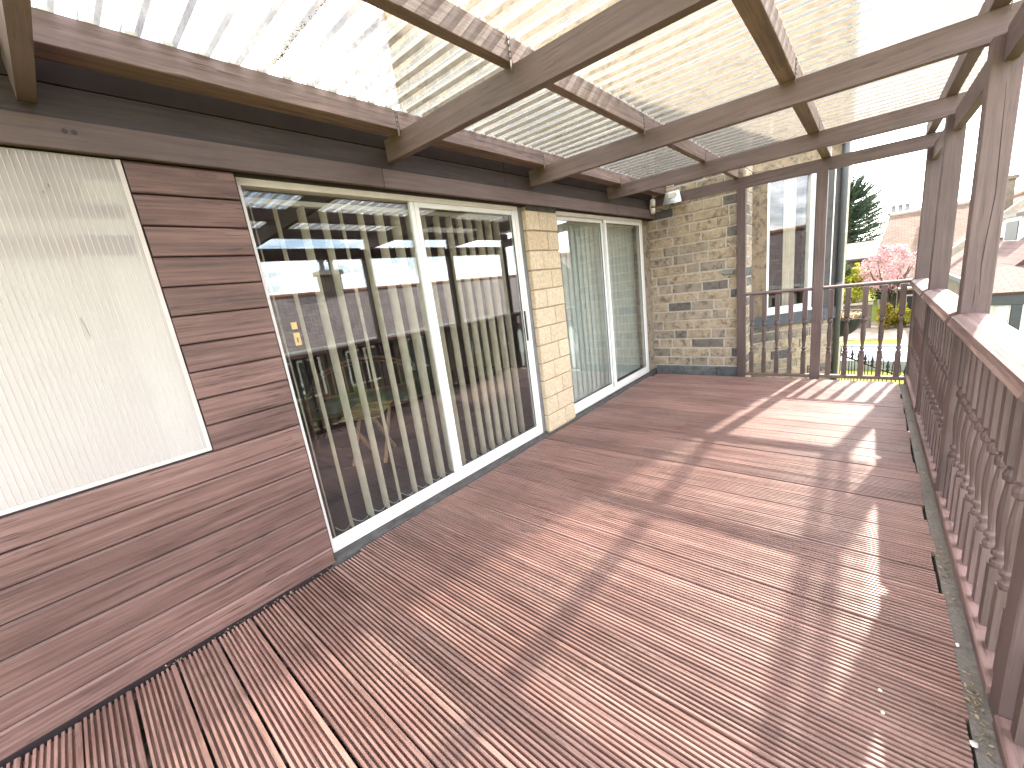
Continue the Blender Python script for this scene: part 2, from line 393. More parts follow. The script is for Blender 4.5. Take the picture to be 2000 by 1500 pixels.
# ------------------------------------------------------------------ geometry helpers
class G:
    """collects faces; .obj() links them as one mesh object, origin at its box centre"""
    def __init__(s): s.v = []; s.f = []; s.uv = None
    def add(s, vs, fs):
        o = len(s.v); s.v += [tuple(v) for v in vs]; s.f += [tuple(i + o for i in f) for f in fs]; return s
    def box(s, x0, x1, y0, y1, z0, z1, b=0.0):
        if b <= 0:
            vs = [(x0, y0, z0), (x1, y0, z0), (x1, y1, z0), (x0, y1, z0), (x0, y0, z1), (x1, y0, z1), (x1, y1, z1), (x0, y1, z1)]
            return s.add(vs, [(0, 3, 2, 1), (4, 5, 6, 7), (0, 1, 5, 4), (1, 2, 6, 5), (2, 3, 7, 6), (3, 0, 4, 7)])
        # chamfered box: 24 verts
        X, Y, Z = (x0, x1), (y0, y1), (z0, z1)
        vs = []; idx = {}
        for i in (0, 1):
            for j in (0, 1):
                for k in (0, 1):
                    sx = b if i == 0 else -b; sy = b if j == 0 else -b; sz = b if k == 0 else -b
                    idx[i, j, k, 'x'] = len(vs); vs.append((X[i], Y[j] + sy, Z[k] + sz))
                    idx[i, j, k, 'y'] = len(vs); vs.append((X[i] + sx, Y[j], Z[k] + sz))
                    idx[i, j, k, 'z'] = len(vs); vs.append((X[i] + sx, Y[j] + sy, Z[k]))
        fs = []
        for i in (0, 1):
            q = [idx[i, 0, 0, 'x'], idx[i, 1, 0, 'x'], idx[i, 1, 1, 'x'], idx[i, 0, 1, 'x']]; fs.append(q if i else q[::-1])
            q = [idx[0, i, 0, 'y'], idx[0, i, 1, 'y'], idx[1, i, 1, 'y'], idx[1, i, 0, 'y']]; fs.append(q if i else q[::-1])
            q = [idx[0, 0, i, 'z'], idx[1, 0, i, 'z'], idx[1, 1, i, 'z'], idx[0, 1, i, 'z']]; fs.append(q if i else q[::-1])
        for i in (0, 1):
            for j in (0, 1):
                q = [idx[0, i, j, 'y'], idx[1, i, j, 'y'], idx[1, i, j, 'z'], idx[0, i, j, 'z']]; fs.append(q if i != j else q[::-1])
                q = [idx[i, 0, j, 'x'], idx[i, 1, j, 'x'], idx[i, 1, j, 'z'], idx[i, 0, j, 'z']]; fs.append(q if i == j else q[::-1])
                q = [idx[i, j, 0, 'x'], idx[i, j, 1, 'x'], idx[i, j, 1, 'y'], idx[i, j, 0, 'y']]; fs.append(q if i != j else q[::-1])
                for k in (0, 1):
                    q = [idx[i, j, k, 'x'], idx[i, j, k, 'y'], idx[i, j, k, 'z']]
                    fs.append(q if (i + j + k) % 2 == 1 else q[::-1])
        return s.add(vs, fs)
    def sbox(s, x0, x1, ya, yb, zf0, zf1, segs=1):
        """box running along Y with z bottom/top given by functions of y"""
        vs = []; fs = []
        for k in range(segs + 1):
            y = ya + (yb - ya) * k / segs
            vs += [(x0, y, zf0(y)), (x1, y, zf0(y)), (x1, y, zf1(y)), (x0, y, zf1(y))]
        for k in range(segs):
            a = 4 * k; b = a + 4
            for i in range(4):
                j = (i + 1) % 4
                fs.append((a + i, b + i, b + j, a + j))
        fs.append((0, 1, 2, 3)); n = 4 * segs; fs.append((n + 3, n + 2, n + 1, n))
        return s.add(vs, fs)
    def bar(s, a, b, w, h, up=(0, 0, 1)):
        a = Vector(a); b = Vector(b); d = (b - a).normalized(); u = Vector(up)
        if abs(d.dot(u)) > 0.98: u = Vector((1, 0, 0))
        r = d.cross(u).normalized(); u = r.cross(d)
        vs = []
        for p in (a, b):
            for (i, j) in ((-1, -1), (1, -1), (1, 1), (-1, 1)):
                vs.append(p + r * (i * w / 2) + u * (j * h / 2))
        return s.add(vs, [(0, 1, 2, 3), (7, 6, 5, 4), (0, 4, 5, 1), (1, 5, 6, 2), (2, 6, 7, 3), (3, 7, 4, 0)])
    def tube(s, pts, rad, n=8, cap=True):
        pts = [Vector(p) for p in pts]; rs = rad if isinstance(rad, (list, tuple)) else [rad] * len(pts)
        vs = []; fs = []; u = None
        for i, p in enumerate(pts):
            d = (pts[min(i + 1, len(pts) - 1)] - pts[max(i - 1, 0)]).normalized()
            if u is None:
                u = Vector((0, 0, 1)) if abs(d.z) < 0.9 else Vector((1, 0, 0))
            r = d.cross(u).normalized(); u = r.cross(d).normalized()
            for k in range(n):
                t = 2 * math.pi * k / n
                vs.append(p + (r * math.cos(t) + u * math.sin(t)) * rs[i])
        for i in range(len(pts) - 1):
            for k in range(n):
                k2 = (k + 1) % n
                fs.append((i * n + k, i * n + k2, (i + 1) * n + k2, (i + 1) * n + k))
        if cap:
            fs.append(tuple(range(n))[::-1]); fs.append(tuple((len(pts) - 1) * n + k for k in range(n)))
        return s.add(vs, fs)
    def prof_x(s, prof, x0, x1):
        """closed (y,z) profile extruded along X"""
        n = len(prof)
        vs = [(x0, y, z) for y, z in prof] + [(x1, y, z) for y, z in prof]
        fs = [(i, (i + 1) % n, n + (i + 1) % n, n + i) for i in range(n)]
        fs += [tuple(range(n))[::-1], tuple(range(n, 2 * n))]
        return s.add(vs, fs)
    def prof_y(s, prof, y0, y1):
        """closed (x,z) profile extruded along Y"""
        n = len(prof)
        vs = [(x, y0, z) for x, z in prof] + [(x, y1, z) for x, z in prof]
        fs = [((i + 1) % n, i, n + i, n + (i + 1) % n) for i in range(n)]
        fs += [tuple(range(n)), tuple(range(n, 2 * n))[::-1]]
        return s.add(vs, fs)
    def mesh(s, name, centre=True):
        if centre and s.v:
            c = [(min(v[i] for v in s.v) + max(v[i] for v in s.v)) / 2 for i in range(3)]
        else:
            c = [0, 0, 0]
        me = bpy.data.meshes.new(name)
        me.from_pydata([(v[0] - c[0], v[1] - c[1], v[2] - c[2]) for v in s.v], [], s.f)
        me.update()
        return me, Vector(c)
    def obj(s, name, mat, parent=None, smooth=False, **tags):
        me, c = s.mesh(name)
        me.materials.append(MATS[mat])
        if s.uv:
            ul = me.uv_layers.new(name='UV')
            for i, uv in enumerate(s.uv): ul.data[i].uv = uv
        if smooth:
            for p in me.polygons: p.use_smooth = True
        return link(name, me, c, parent, **tags)

WORLDLOC = {}
def link(name, me, wloc, parent=None, rotz=0.0, **tags):
    o = bpy.data.objects.new(name, me)
    COL.objects.link(o)
    pl = WORLDLOC[parent.name] if parent is not None else Vector((0, 0, 0))
    o.location = Vector(wloc) - pl
    if rotz: o.rotation_euler = (0, 0, rotz)
    if parent is not None: o.parent = parent
    WORLDLOC[o.name] = Vector(wloc)
    for k, v in tags.items(): o[k] = v
    return o
def thing(name, label, category, loc, group=None, **k):
    o = bpy.data.objects.new(name, None); COL.objects.link(o); o.location = loc; o.empty_display_size = 0.2
    WORLDLOC[o.name] = Vector(loc)
    o['label'] = label; o['category'] = category
    if group: o['group'] = group
    for a, b in k.items(): o[a] = b
    return o
def stag(o):
    o['kind'] = 'structure'; return o

# ------------------------------------------------------------------ key planes (metres; camera stands at x=y=0)
Y_CLAD = 2.240          # face of the painted cladding
Y_DOOR = 2.300          # front of the patio door frames
Y_GL = 2.335
X_END = 5.74            # stone wall at the far end
GROUND = -2.2
rb = lambda y: 2.198 + 0.025 * (y + 0.28)     # underside of rafters
rt = lambda y: rb(y) + 0.124
pt = lambda y: rt(y) + 0.105                  # top of purlins
rng = random.Random(7)

# ------------------------------------------------------------------ ground and garden surfaces
stag(G().box(-60, 160, -90, 90, GROUND - 0.5, GROUND).obj('ground', 'grass'))
stag(G().box(20.6, 25.5, -9, 14, GROUND + 0.002, GROUND + 0.012).obj('path', 'path_stone'))
stag(G().box(8, 20.6, -3.6, -0.95, GROUND + 0.002, GROUND + 0.012).obj('garden_path', 'path_stone'))

# ------------------------------------------------------------------ deck
deck = thing('deck', 'reddish brown grooved timber deck', 'deck', (2.0, 1.0, 0)); del deck['category']; del deck['label']; stag(deck)
PITCH = 0.1487
def board_mesh(w, ya, yb, seed):
    r = random.Random(seed)
    ng = 8; g = w / ng; prof = []
    prof += [(0, -0.028), (0, -0.004)]
    for i in range(ng):
        x = i * g
        prof += [(x + 0.0014, 0.0), (x + g - 0.0080, 0.0)]
        if i < ng - 1:
            prof += [(x + g - 0.0072, -0.016), (x + g - 0.0004, -0.016)]
    prof += [(w, -0.004), (w, -0.028)]
    segs = 5; n = len(prof); vs = []; fs = []
    a1, a2, ph = r.uniform(-.0015, .0015), r.uniform(-.001, .001), r.uniform(0, 6)
    for k in range(segs + 1):
        t = k / segs; y = ya + (yb - ya) * t
        ox = a1 * math.sin(ph + 5 * t); oz = a2 * math.sin(ph * 1.7 + 4 * t)
        vs += [(px + ox, y, pz + oz) for px, pz in prof]
    for k in range(segs):
        for i in range(n):
            j = (i + 1) % n
            fs.append((k * n + j, k * n + i, (k + 1) * n + i, (k + 1) * n + j))
    fs.append(tuple(range(n))); fs.append(tuple(segs * n + i for i in range(n))[::-1])
    return vs, fs
xg = -0.454 - 6 * PITCH; i = 0
while xg < 5.46:
    gap = rng.choice([0.005, 0.006, 0.008, 0.010, 0.014])
    g = G()
    y0 = -0.291 + rng.uniform(-0.010, 0.010); y1 = 2.215 + rng.uniform(-0.006, 0.006)
    if xg > 0.75: y1 = 2.245 + rng.uniform(-0.006, 0.004)
    if xg > 5.25: y1 = 2.20
    vs, fs = board_mesh(PITCH - gap, y0, y1, i)
    dz = rng.uniform(-0.0012, 0.0012)
    g.add([(x + xg + gap * 0.5, y, z + dz) for x, y, z in vs], fs)
    g.obj('board', 'deckboard', deck)
    xg += PITCH; i += 1
XDE = xg
for k in range(7):                                                 # joists below
    yj = -0.2 + k * 0.4
    G().box(-1.3, XDE - 0.02, yj - 0.022, yj + 0.022, -0.17, -0.0295).obj('joist', 'timber_x', deck)
stag(G().box(-1.4, XDE + 0.05, -0.6, 2.6, -0.32, -0.30).obj('subfloor', 'kerb_concrete'))
k = G().box(-1.4, XDE - 0.02, -0.445, -0.296, -0.30, -0.010).obj('kerb', 'kerb_concrete'); stag(k)
t = G().box(0.72, 5.5, 2.258, 2.34, -0.30, 0.004).obj('threshold', 'grey_sill'); stag(t)

# ------------------------------------------------------------------ extension: clad wall, header, pier, doors
ext = thing('house_extension', 'single storey extension with brown boarded wall, white patio doors and cream stone pier', 'house', (2.3, 4.0, -0.3))
ZB = [2.104 - 0.1245 * k for k in range(18)]
for k in range(17):
    z1 = ZB[k] - 0.003; z0 = ZB[k + 1] + 0.003
    if z0 < 0.0: z0 = 0.008
    if z1 - z0 < 0.03: continue
    xl = 0.352 if z1 > 0.88 else -1.5
    # shiplap section: chamfered lower lip
    pr = [(Y_CLAD + 0.02, z0), (Y_CLAD + 0.002, z0), (Y_CLAD, z0 + 0.004), (Y_CLAD, z1 - 0.010), (Y_CLAD + 0.008, z1), (Y_CLAD + 0.02, z1)]
    G().prof_x(pr, xl + rng.uniform(0, 0.003), 0.736 - rng.uniform(0, 0.003)).obj('cladding_board', 'cladding', ext)
G().box(-1.5, 0.745, Y_CLAD + 0.021, Y_CLAD + 0.05, -0.3, 0.86).obj('wall_backing', 'soffit_black', ext)
G().box(0.345, 0.745, Y_CLAD + 0.021, Y_CLAD + 0.05, 0.8605, 2.10).obj('wall_backing', 'soffit_black', ext)
# header boards
YH = 2.222
for (z0, z1, yy, m) in ((2.108, 2.214, YH, 'timber_x'), (2.221, 2.335, YH + 0.030, 'header_shaded'), (2.341, 2.45, YH + 0.034, 'soffit_black')):  # upper two boards get dark materials to paint in the recess shade
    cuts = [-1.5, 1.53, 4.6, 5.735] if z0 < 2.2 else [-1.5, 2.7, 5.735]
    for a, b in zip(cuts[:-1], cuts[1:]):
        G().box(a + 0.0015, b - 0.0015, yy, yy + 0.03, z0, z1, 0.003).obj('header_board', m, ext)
G().box(-1.5, 5.73, YH + 0.062, YH + 0.11, 2.10, 2.452).obj('wall_plate', 'soffit_black', ext)
# soffit, fascia and flat roof of the extension
G().box(-1.5, 5.735, 2.262, 2.66, 2.455, 2.47).obj('soffit', 'soffit_black', ext)
G().box(-1.6, 5.735, 2.245, 8.4, 2.475, 2.57).obj('roof', 'lead_grey', ext)
# outer side / back walls of the room; side opening added to light the panel
G().box(-1.6, -1.5, 4.26, 8.3, -2.2, 2.45).obj('wall', 'plaster', ext)
G().box(-1.6, -1.5, 2.25, 4.255, -2.2, 0.75).obj('wall', 'plaster', ext)  # low wall; unseen opening above it added to let sky light in
G().box(-1.5, 0.395, 4.20, 4.25, -0.01, 2.45).obj('bounce_partition', 'white_paint', ext)  # unseen white partition added to bounce that light towards the panel
G().box(0.375, 0.398, 2.45, 4.195, -0.01, 2.45).obj('bounce_partition', 'white_paint', ext)
G().box(-1.5, 5.73, 8.2, 8.3, -2.2, 2.56).obj('wall', 'plaster', ext)
# polycarbonate window panel: two skins and webs
pcx0, pcx1, pcz0, pcz1 = -1.5, 0.343, 0.872, 2.100
G().box(pcx0, pcx1, 2.246, 2.2475, pcz0, pcz1).obj('polycarbonate_panel', 'twinwall', ext, label='translucent ribbed polycarbonate panel')
pc = [o for o in ext.children if o.name.startswith('polycarbonate_panel')][0]
g = G(); x = pcx0 + 0.004
while x < pcx1:
    g.box(x, x + 0.0022, 2.2435, 2.2462, pcz0 + 0.004, pcz1 - 0.004); x += 0.0185
o = g.obj('rib', 'twinwall_rib', pc); o['kind'] = 'stuff'
g = G(); rg_ = random.Random(2)
for (x_, z_, L_) in ((0.090, 1.478, 0.075), (0.128, 1.985, 0.012), (0.108, 1.962, 0.008)):
    g.bar((x_ - L_ * 0.06, 2.2430, z_ + L_ / 2), (x_ + L_ * 0.06, 2.2430, z_ - L_ / 2), 0.0022, 0.0012)
g.obj('scratch', 'black_gasket', pc)
G().box(pcx0, pcx1 + 0.004, 2.2415, 2.2433, pcz0 - 0.003, pcz0 + 0.014).obj('edge_trim', 'twinwall_rib', pc)
G().box(pcx1 - 0.012, pcx1 + 0.004, 2.2415, 2.2433, pcz0 + 0.0145, pcz1).obj('edge_trim', 'twinwall_rib', pc)
# shelves and clutter behind the panel, seen as blurs
for z, hz in ((1.915, 0.022), (1.785, 0.036)):
    G().box(0.16, 0.315, 2.272, 2.32, z - hz, z + hz).obj('shelf_bracket', 'fascia_dark', ext)
    G().box(-1.4, 0.159, 2.30, 2.345, z - hz, z + hz).obj('shelf', 'plaster', ext)
G().box(-1.45, 0.335, 2.268, 2.31, 2.035, 2.092).obj('shelf_rail', 'fascia_dark', ext)
G().box(0.09, 0.155, 2.275, 2.33, 1.96, 2.034).obj('shelf_bracket', 'grey_sill', ext)
for x_ in (0.216, 0.240):
    G().tube([(x_, YH - 0.0012, 2.172), (x_, YH + 0.002, 2.172)], 0.0085, 12).obj('bolt_hole', 'black_gasket', ext)
# pier
PX0, PX1, PY0 = 2.938, 3.418, 2.272
pier = G().box(PX0 + 0.008, PX1 - 0.008, PY0 + 0.010, 2.45, -0.3, 2.10).obj('pier', 'pier_mortar', ext)
H = 2.062 / 12.0
for k in range(12):
    z0 = 0.012 + k * H + 0.0045; z1 = 0.012 + (k + 1) * H - 0.0045
    cut = PX0 + (0.30 if k % 2 == 0 else 0.19)
    for a, b in ((PX0, cut - 0.0045), (cut + 0.0045, PX1)):
        G().box(a + rng.uniform(-.002, .001), b + rng.uniform(-.001, .001), PY0 + rng.uniform(-.003, .002), 2.33, z0 + rng.uniform(0, .002), z1 - rng.uniform(0, .002), 0.0055).obj('block', 'pier_block', pier)
G().box(PX0 + 0.02, PX1 - 0.005, PY0 - 0.004, 2.32, 2.076, 2.20, 0.006).obj('capstone', 'grey_sill', pier, label='grey painted stone on top of the pier')

def patio_door(x0, x1, xm, mat_top):
    z0, z1 = 0.030, 2.118
    f = G()
    f.box(x0, x1, Y_DOOR, Y_DOOR + 0.07, z1 - 0.052, z1, 0.003)
    f.box(x0, x0 + 0.030, Y_DOOR, Y_DOOR + 0.07, z0 + 0.0305, z1 - 0.0525, 0.002)
    f.box(x1 - 0.042, x1, Y_DOOR, Y_DOOR + 0.07, z0 + 0.0305, z1 - 0.0525, 0.002)
    f.box(x0, x1, Y_DOOR, Y_DOOR + 0.075, z0, z0 + 0.030, 0.003)
    d = f.obj('sliding_door', mat_top, ext, label='white framed sliding patio door')
    def sash(a, b, ya, name):
        s = G(); w = 0.034
        zz0, zz1 = z0 + 0.031, z1 - 0.053
        s.box(a, a + w, ya, ya + 0.028, zz0, zz1, 0.002); s.box(b - w, b, ya, ya + 0.028, zz0, zz1, 0.002)
        s.box(a + w + 0.0005, b - w - 0.0005, ya + 0.001, ya + 0.027, zz0, zz0 + 0.062, 0.002)
        s.box(a + w + 0.0005, b - w - 0.0005, ya + 0.001, ya + 0.027, zz1 - 0.034, zz1, 0.002)
        s.obj('sash', 'white_frame', d)
        gk = G()
        for (p, q, r, t) in ((a + w, a + w + 0.006, zz0 + 0.062, zz1 - 0.034), (b - w - 0.006, b - w, zz0 + 0.062, zz1 - 0.034)):
            gk.box(p, q, ya + 0.008, ya + 0.012, r, t)
        gk.box(a + w + 0.0065, b - w - 0.0065, ya + 0.008, ya + 0.012, zz0 + 0.062, zz0 + 0.068)
        gk.obj('gasket', 'black_gasket', d)
        G().box(a + w, b - w, ya + 0.012, ya + 0.016, zz0 + 0.060, zz1 - 0.032).obj('pane', 'glass', d)
        G().box(a + w, b - w, ya + 0.022, ya + 0.026, zz0 + 0.060, zz1 - 0.032).obj('pane', 'glass', d)
    return d, sash
# door 1: fixed pane on the left (slim frame), sliding sash on the right
d1, sash = patio_door(0.742, 2.868, 1.770, 'cream_frame')
G().box(0.772, 1.775, 2.331, 2.335, 0.060, 2.066).obj('pane', 'glass', d1)
G().box(0.772, 1.775, 2.345, 2.349, 0.060, 2.066).obj('pane', 'glass', d1)
G().box(0.7725, 1.750, 2.3285, 2.3305, 0.060, 0.104).obj('bottom_rail', 'white_frame', d1)
G().box(1.757, 1.788, 2.312, 2.340, 0.0605, 2.0655, 0.002).obj('mullion', 'white_frame', d1)
sash(1.789, 2.825, 2.306, 'sash')
G().box(2.792, 2.806, 2.292, 2.3055, 0.95, 1.22, 0.003).obj('handle', 'dark_metal', d1)
d2, sash = patio_door(3.33, 5.458, 4.395, 'cream_frame')
sash(3.362, 4.432, 2.338, 'sash')
sash(4.436, 5.415, 2.306, 'sash')
for (z0, z1, x0, x1) in ((-0.3, 0.028, 0.742, 2.93), (-0.3, 0.028, 3.42, 5.73)):
    G().box(x0, x1, 2.302, 2.40, z0, z1).obj('door_sill', 'grey_sill', ext)
G().box(2.870, 2.943, 2.315, 2.42, -0.3, 2.10).obj('reveal', 'lead_grey', ext)
G().box(5.460, 5.735, 2.325, 2.42, -0.3, 2.10).obj('reveal', 'york_stone', ext)

# ------------------------------------------------------------------ room behind the doors
rf = thing('room_floor', '', '', (2.3, 4.5, 0)); del rf['label']; del rf['category']; stag(rf)
G().box(-1.5, 5.73, 2.41, 8.2, -0.30, -0.012).obj('floor_screed', 'kerb_concrete', rf)
for ix in range(10):
    for iy in range(7):
        x0 = 0.0 + ix * 0.58 + (0.29 if iy % 2 else 0) - 0.3; y0 = 2.42 + iy * 0.58
        G().box(x0 + 0.004, x0 + 0.576, y0 + 0.004, y0 + 0.576, -0.0115, 0.002 + rng.uniform(-.001, .001), 0.003).obj('tile', 'slate_tile', rf)
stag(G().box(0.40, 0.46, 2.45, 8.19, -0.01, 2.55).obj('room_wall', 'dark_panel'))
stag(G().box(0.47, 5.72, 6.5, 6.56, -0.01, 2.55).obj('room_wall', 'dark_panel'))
stag(G().box(5.60, 5.66, 2.45, 6.49, -0.01, 2.55).obj('room_wall', 'plaster'))

def blind(name, label, xs, angs, z0, z1, mat, y):
    t = thing(name, label, 'blind', (sum(xs) / len(xs), y, z1))
    G().box(min(xs) - 0.08, max(xs) + 0.08, y - 0.018, y + 0.018, z1 + 0.002, z1 + 0.03).obj('head_track', 'white_frame', t)
    for x, a in zip(xs, angs):
        g = G(); ca, sa = math.cos(a), math.sin(a); W2 = 0.0635; n = 6
        vs = []; fs = []
        for i in range(n + 1):
            u = -W2 + 2 * W2 * i / n
            bow = 0.006 * (1 - (u / W2) ** 2)
            px = x + ca * u - sa * bow; py = y + sa * u + ca * bow
            vs += [(px, py, z0), (px, py, z1)]
        for i in range(n):
            fs.append((2 * i, 2 * i + 2, 2 * i + 3, 2 * i + 1))
        o = len(vs)
        vs += [(v[0] - sa * 0.0012, v[1] + ca * 0.0012, v[2]) for v in vs]
        fs += [tuple(o + q for q in f[::-1]) for f in fs]
        g.add(vs, fs); g.obj('slat', mat, t, smooth=True)
    g = G()
    for i in range(len(xs) - 1):
        a, b = xs[i], xs[i + 1]
        g.tube([(a + (b - a) * q / 6, y - 0.03, z0 + 0.06 - 0.05 * math.sin(math.pi * q / 6)) for q in range(7)], 0.0014, 4)
    g.obj('bead_chain', 'white_frame', t)
    return t
xs1 = [0.847, 0.962, 1.100, 1.225, 1.336, 1.466, 1.599, 1.722, 1.842, 1.961, 2.084, 2.205, 2.313, 2.417, 2.53, 2.64, 2.745]
angs1 = [R_(a) for a in (72, 78, 86, 82, 70, 77, 83, 85, 80, 70, 73, 71, 70, 68, 70, 69, 67)]
blind('vertical_blind', 'cream vertical blind with open slats behind the nearer patio door', xs1, angs1, 0.05, 2.02, 'blind_fabric', 2.46)
xs2 = [3.42 + 0.105 * k for k in range(20)]
blind('vertical_blind', 'pale green vertical blind closed behind the farther patio door', xs2, [R_(5)] * 20, 0.09, 2.02, 'blind_closed', 2.44)

# cane settee
def settee(loc, ang):
    t = thing('cane_settee', 'dark cane settee with curved spindle back behind the patio glass', 'settee', loc)
    ca, sa = math.cos(ang), math.sin(ang); L = Vector(loc)
    def P(u, v, z): return L + Vector((ca * u - sa * v, sa * u + ca * v, z))
    W2 = 0.55
    def zt(u): return 0.86 - 0.16 * (abs(u) / W2) ** 2.4
    us = [-W2 + 2 * W2 * i / 16 for i in range(17)]
    G().tube([P(u, 0.26 + 0.03 * (1 - (u / W2) ** 2), zt(u)) for u in us], 0.017, 8).obj('back_rail', 'cane', t, True)
    G().tube([P(u, 0.25 + 0.03 * (1 - (u / W2) ** 2), zt(u) - 0.045) for u in us], 0.011, 8).obj('back_rail', 'cane', t, True)
    G().tube([P(u, 0.25, 0.47) for u in us], 0.015, 8).obj('back_rail', 'cane', t, True)
    for i in range(1, 16):
        u = us[i]
        G().tube([P(u, 0.25, 0.47), P(u, 0.26, zt(u) - 0.045)], 0.009, 6).obj('spindle', 'cane', t, True)
    for s in (-1, 1):
        G().tube([P(s * W2, 0.26, 0.0), P(s * W2, 0.26, zt(W2))], 0.018, 8).obj('leg', 'cane', t, True)
        G().tube([P(s * W2, -0.28, 0.0), P(s * W2, -0.28, 0.60)], 0.018, 8).obj('leg', 'cane', t, True)
        G().tube([P(s * W2, 0.26, 0.66), P(s * W2, 0.0, 0.64), P(s * W2, -0.28, 0.60)], 0.018, 8).obj('arm', 'cane', t, True)
        G().tube([P(s * W2, 0.26, 0.10), P(s * W2, -0.28, 0.10)], 0.011, 6).obj('stretcher', 'cane', t, True)
    for v in (0.26, -0.28):
        G().tube([P(-W2, v, 0.36), P(W2, v, 0.36)], 0.016, 8).obj('seat_rail', 'cane', t, True)
    g = G(); c = P(0, -0.01, 0.42); n = 12
    vs = []; fs = []
    for i in range(n + 1):
        for j in range(7):
            a = -1 + 2 * i / n; b = -1 + 2 * j / 6
            e = (1 - a ** 6) * (1 - b ** 6)
            vs.append(P(a * 0.53, b * 0.26 - 0.01, 0.38 + 0.10 * e ** 0.4))
    for i in range(n):
        for j in range(6):
            q = i * 7 + j; fs.append((q, q + 1, q + 8, q + 7))
    g.add(vs, fs); g.obj('cushion', 'cushion_print', t, True)
settee((2.15, 4.25, 0.003), R_(-33))
def stool(loc, ang):
    t = thing('folding_stool', 'pale wooden folding stool with slatted top and crossed legs inside the room', 'stool', loc)
    ca, sa = math.cos(ang), math.sin(ang); L = Vector(loc)
    def P(u, v, z): return L + Vector((ca * u - sa * v, sa * u + ca * v, z))
    for v in (-0.15, 0.15):
        G().bar(P(-0.20, v, 0.0), P(0.19, v, 0.44), 0.022, 0.034).obj('leg', 'teak', t)
        w = v * 0.82
        G().bar(P(0.20, w, 0.0), P(-0.19, w, 0.44), 0.022, 0.034).obj('leg', 'teak', t)
    for k in range(7):
        u = -0.20 + k * 0.066
        G().bar(P(u, -0.19, 0.455 + 0.006 * k), P(u, 0.19, 0.455 + 0.006 * k), 0.048, 0.014).obj('slat', 'teak', t)
stool((1.78, 3.55, 0.003), R_(40))
# brass lock plate on the inner dark door panel
lp = G().box(1.43, 1.53, 6.47, 6.485, 1.05, 1.40, 0.004)
pl = thing('lock_plate', 'brass lock plate with keyhole seen through the nearer patio door', 'lock plate', (0.875, 2.352, 1.31))
G().box(0.858, 0.892, 2.3525, 2.3575, 1.262, 1.335, 0.002).obj('plate', 'brass', pl)
G().box(0.858, 0.890, 2.3525, 2.3575, 1.352, 1.392, 0.002).obj('plate', 'brass', pl)
G().box(0.871, 0.877, 2.3502, 2.3524, 1.280, 1.306).obj('keyhole', 'black_gasket', pl)
# pot plants in the room
def crown(g, c, r, n, size, rg, flat=1.0, shell=0.35):
    for _ in range(n):
        while True:
            p = Vector((rg.uniform(-1, 1), rg.uniform(-1, 1), rg.uniform(-1, 1)))
            if shell < p.length < 1: break
        q = Vector((c[0] + p.x * r[0], c[1] + p.y * r[1], c[2] + p.z * r[2]))
        a = Vector((rg.gauss(0, 1), rg.gauss(0, 1), rg.gauss(0, flat))).normalized()
        b = a.cross(Vector((rg.gauss(0, 1), rg.gauss(0, 1), rg.gauss(0, 1)))).normalized()
        s = size * rg.uniform(0.6, 1.4)
        g.add([q - a * s, q + b * s * 0.5, q + a * s, q - b * s * 0.5], [(0, 1, 2, 3)])
    return g
def lumpy(cx, cy, cz, rx, ry, rz, clumps, leaves, size, rg, fill=0.62):
    g = G()
    for k in range(clumps):
        while True:
            p = Vector((rg.uniform(-1, 1), rg.uniform(-1, 1), rg.uniform(-1, 1)))
            if 0.15 < p.length < 1: break
        p *= 0.82
        s = rg.uniform(0.22, 0.40) * fill / 0.62
        crown(g, (cx + p.x * rx, cy + p.y * ry, cz + p.z * rz), (rx * s, ry * s, rz * s), leaves, size, rg, 1.0, 0.2)
    return g
def shrub(name, label, cat, c, r, clumps, leaves, size, mat, seed, base=None, group=None, kind=None):
    rg = random.Random(seed)
    z0 = base if base is not None else c[2] - r[2]
    t = thing(name, label, cat, (c[0], c[1], z0), group)
    lumpy(c[0], c[1], c[2], r[0], r[1], r[2], clumps, leaves, size, rg).obj('foliage', mat, t)
    g = G()
    for k in range(5):
        a = rg.uniform(0, 6.28)
        g.tube([(c[0] + 0.04 * math.cos(a), c[1] + 0.04 * math.sin(a), z0), (c[0] + r[0] * 0.3 * math.cos(a), c[1] + r[1] * 0.3 * math.sin(a), c[2]), (c[0] + r[0] * 0.5 * math.cos(a), c[1] + r[1] * 0.5 * math.sin(a), c[2] + r[2] * 0.6)], [0.03 * r[0], 0.02 * r[0], 0.006 * r[0]], 5)
    g.obj('stem', 'trunk', t)
    return t

# ------------------------------------------------------------------ canopy
can = thing('timber_canopy', 'brown timber lean-to canopy with clear corrugated roof over the deck', 'canopy', (2.4, 1.0, 0))
XR = [0.15, 1.625, 3.045, 4.46, 5.755]
for x in XR:
    G().sbox(x - 0.0235, x + 0.0235, -0.44, 2.2505, rb, rt, 4).obj('rafter', 'timber_y', can)
PUR = [(2.072, 2.186), (1.214, 1.266), (0.360, 0.438), (-0.395, -0.335)]
for k, (ya, yb) in enumerate(PUR):
    ym = (ya + yb) / 2; z0 = rt(ym) + 0.001; z1 = pt(ym)
    cuts = [-1.5] + [x - 0.03 for x in XR[1:4]] + [5.85]
    for a, b in zip(cuts[:-1], cuts[1:]):
        p = G().box(a + 0.001, b - 0.001, ya, yb, z0, z1, 0.003).obj('purlin', 'pale_purlin' if k < 3 else 'timber_x', can)
    for x in XR[1:4]:
        s = G().box(x - 0.046, x - 0.034, ya - 0.0025, ya - 0.0005, rt(ya) - 0.03, z1 - 0.006)
        s.obj('strap', 'zinc_strap', can)
        g = G()
        for q in range(4):
            g.box(x - 0.043, x - 0.037, ya - 0.0055, ya - 0.003, z0 + 0.012 + q * 0.024, z0 + 0.018 + q * 0.024)
        g.obj('strap_nail', 'dark_metal', can)
XP = [0.10, 1.54, 2.985, 4.425]
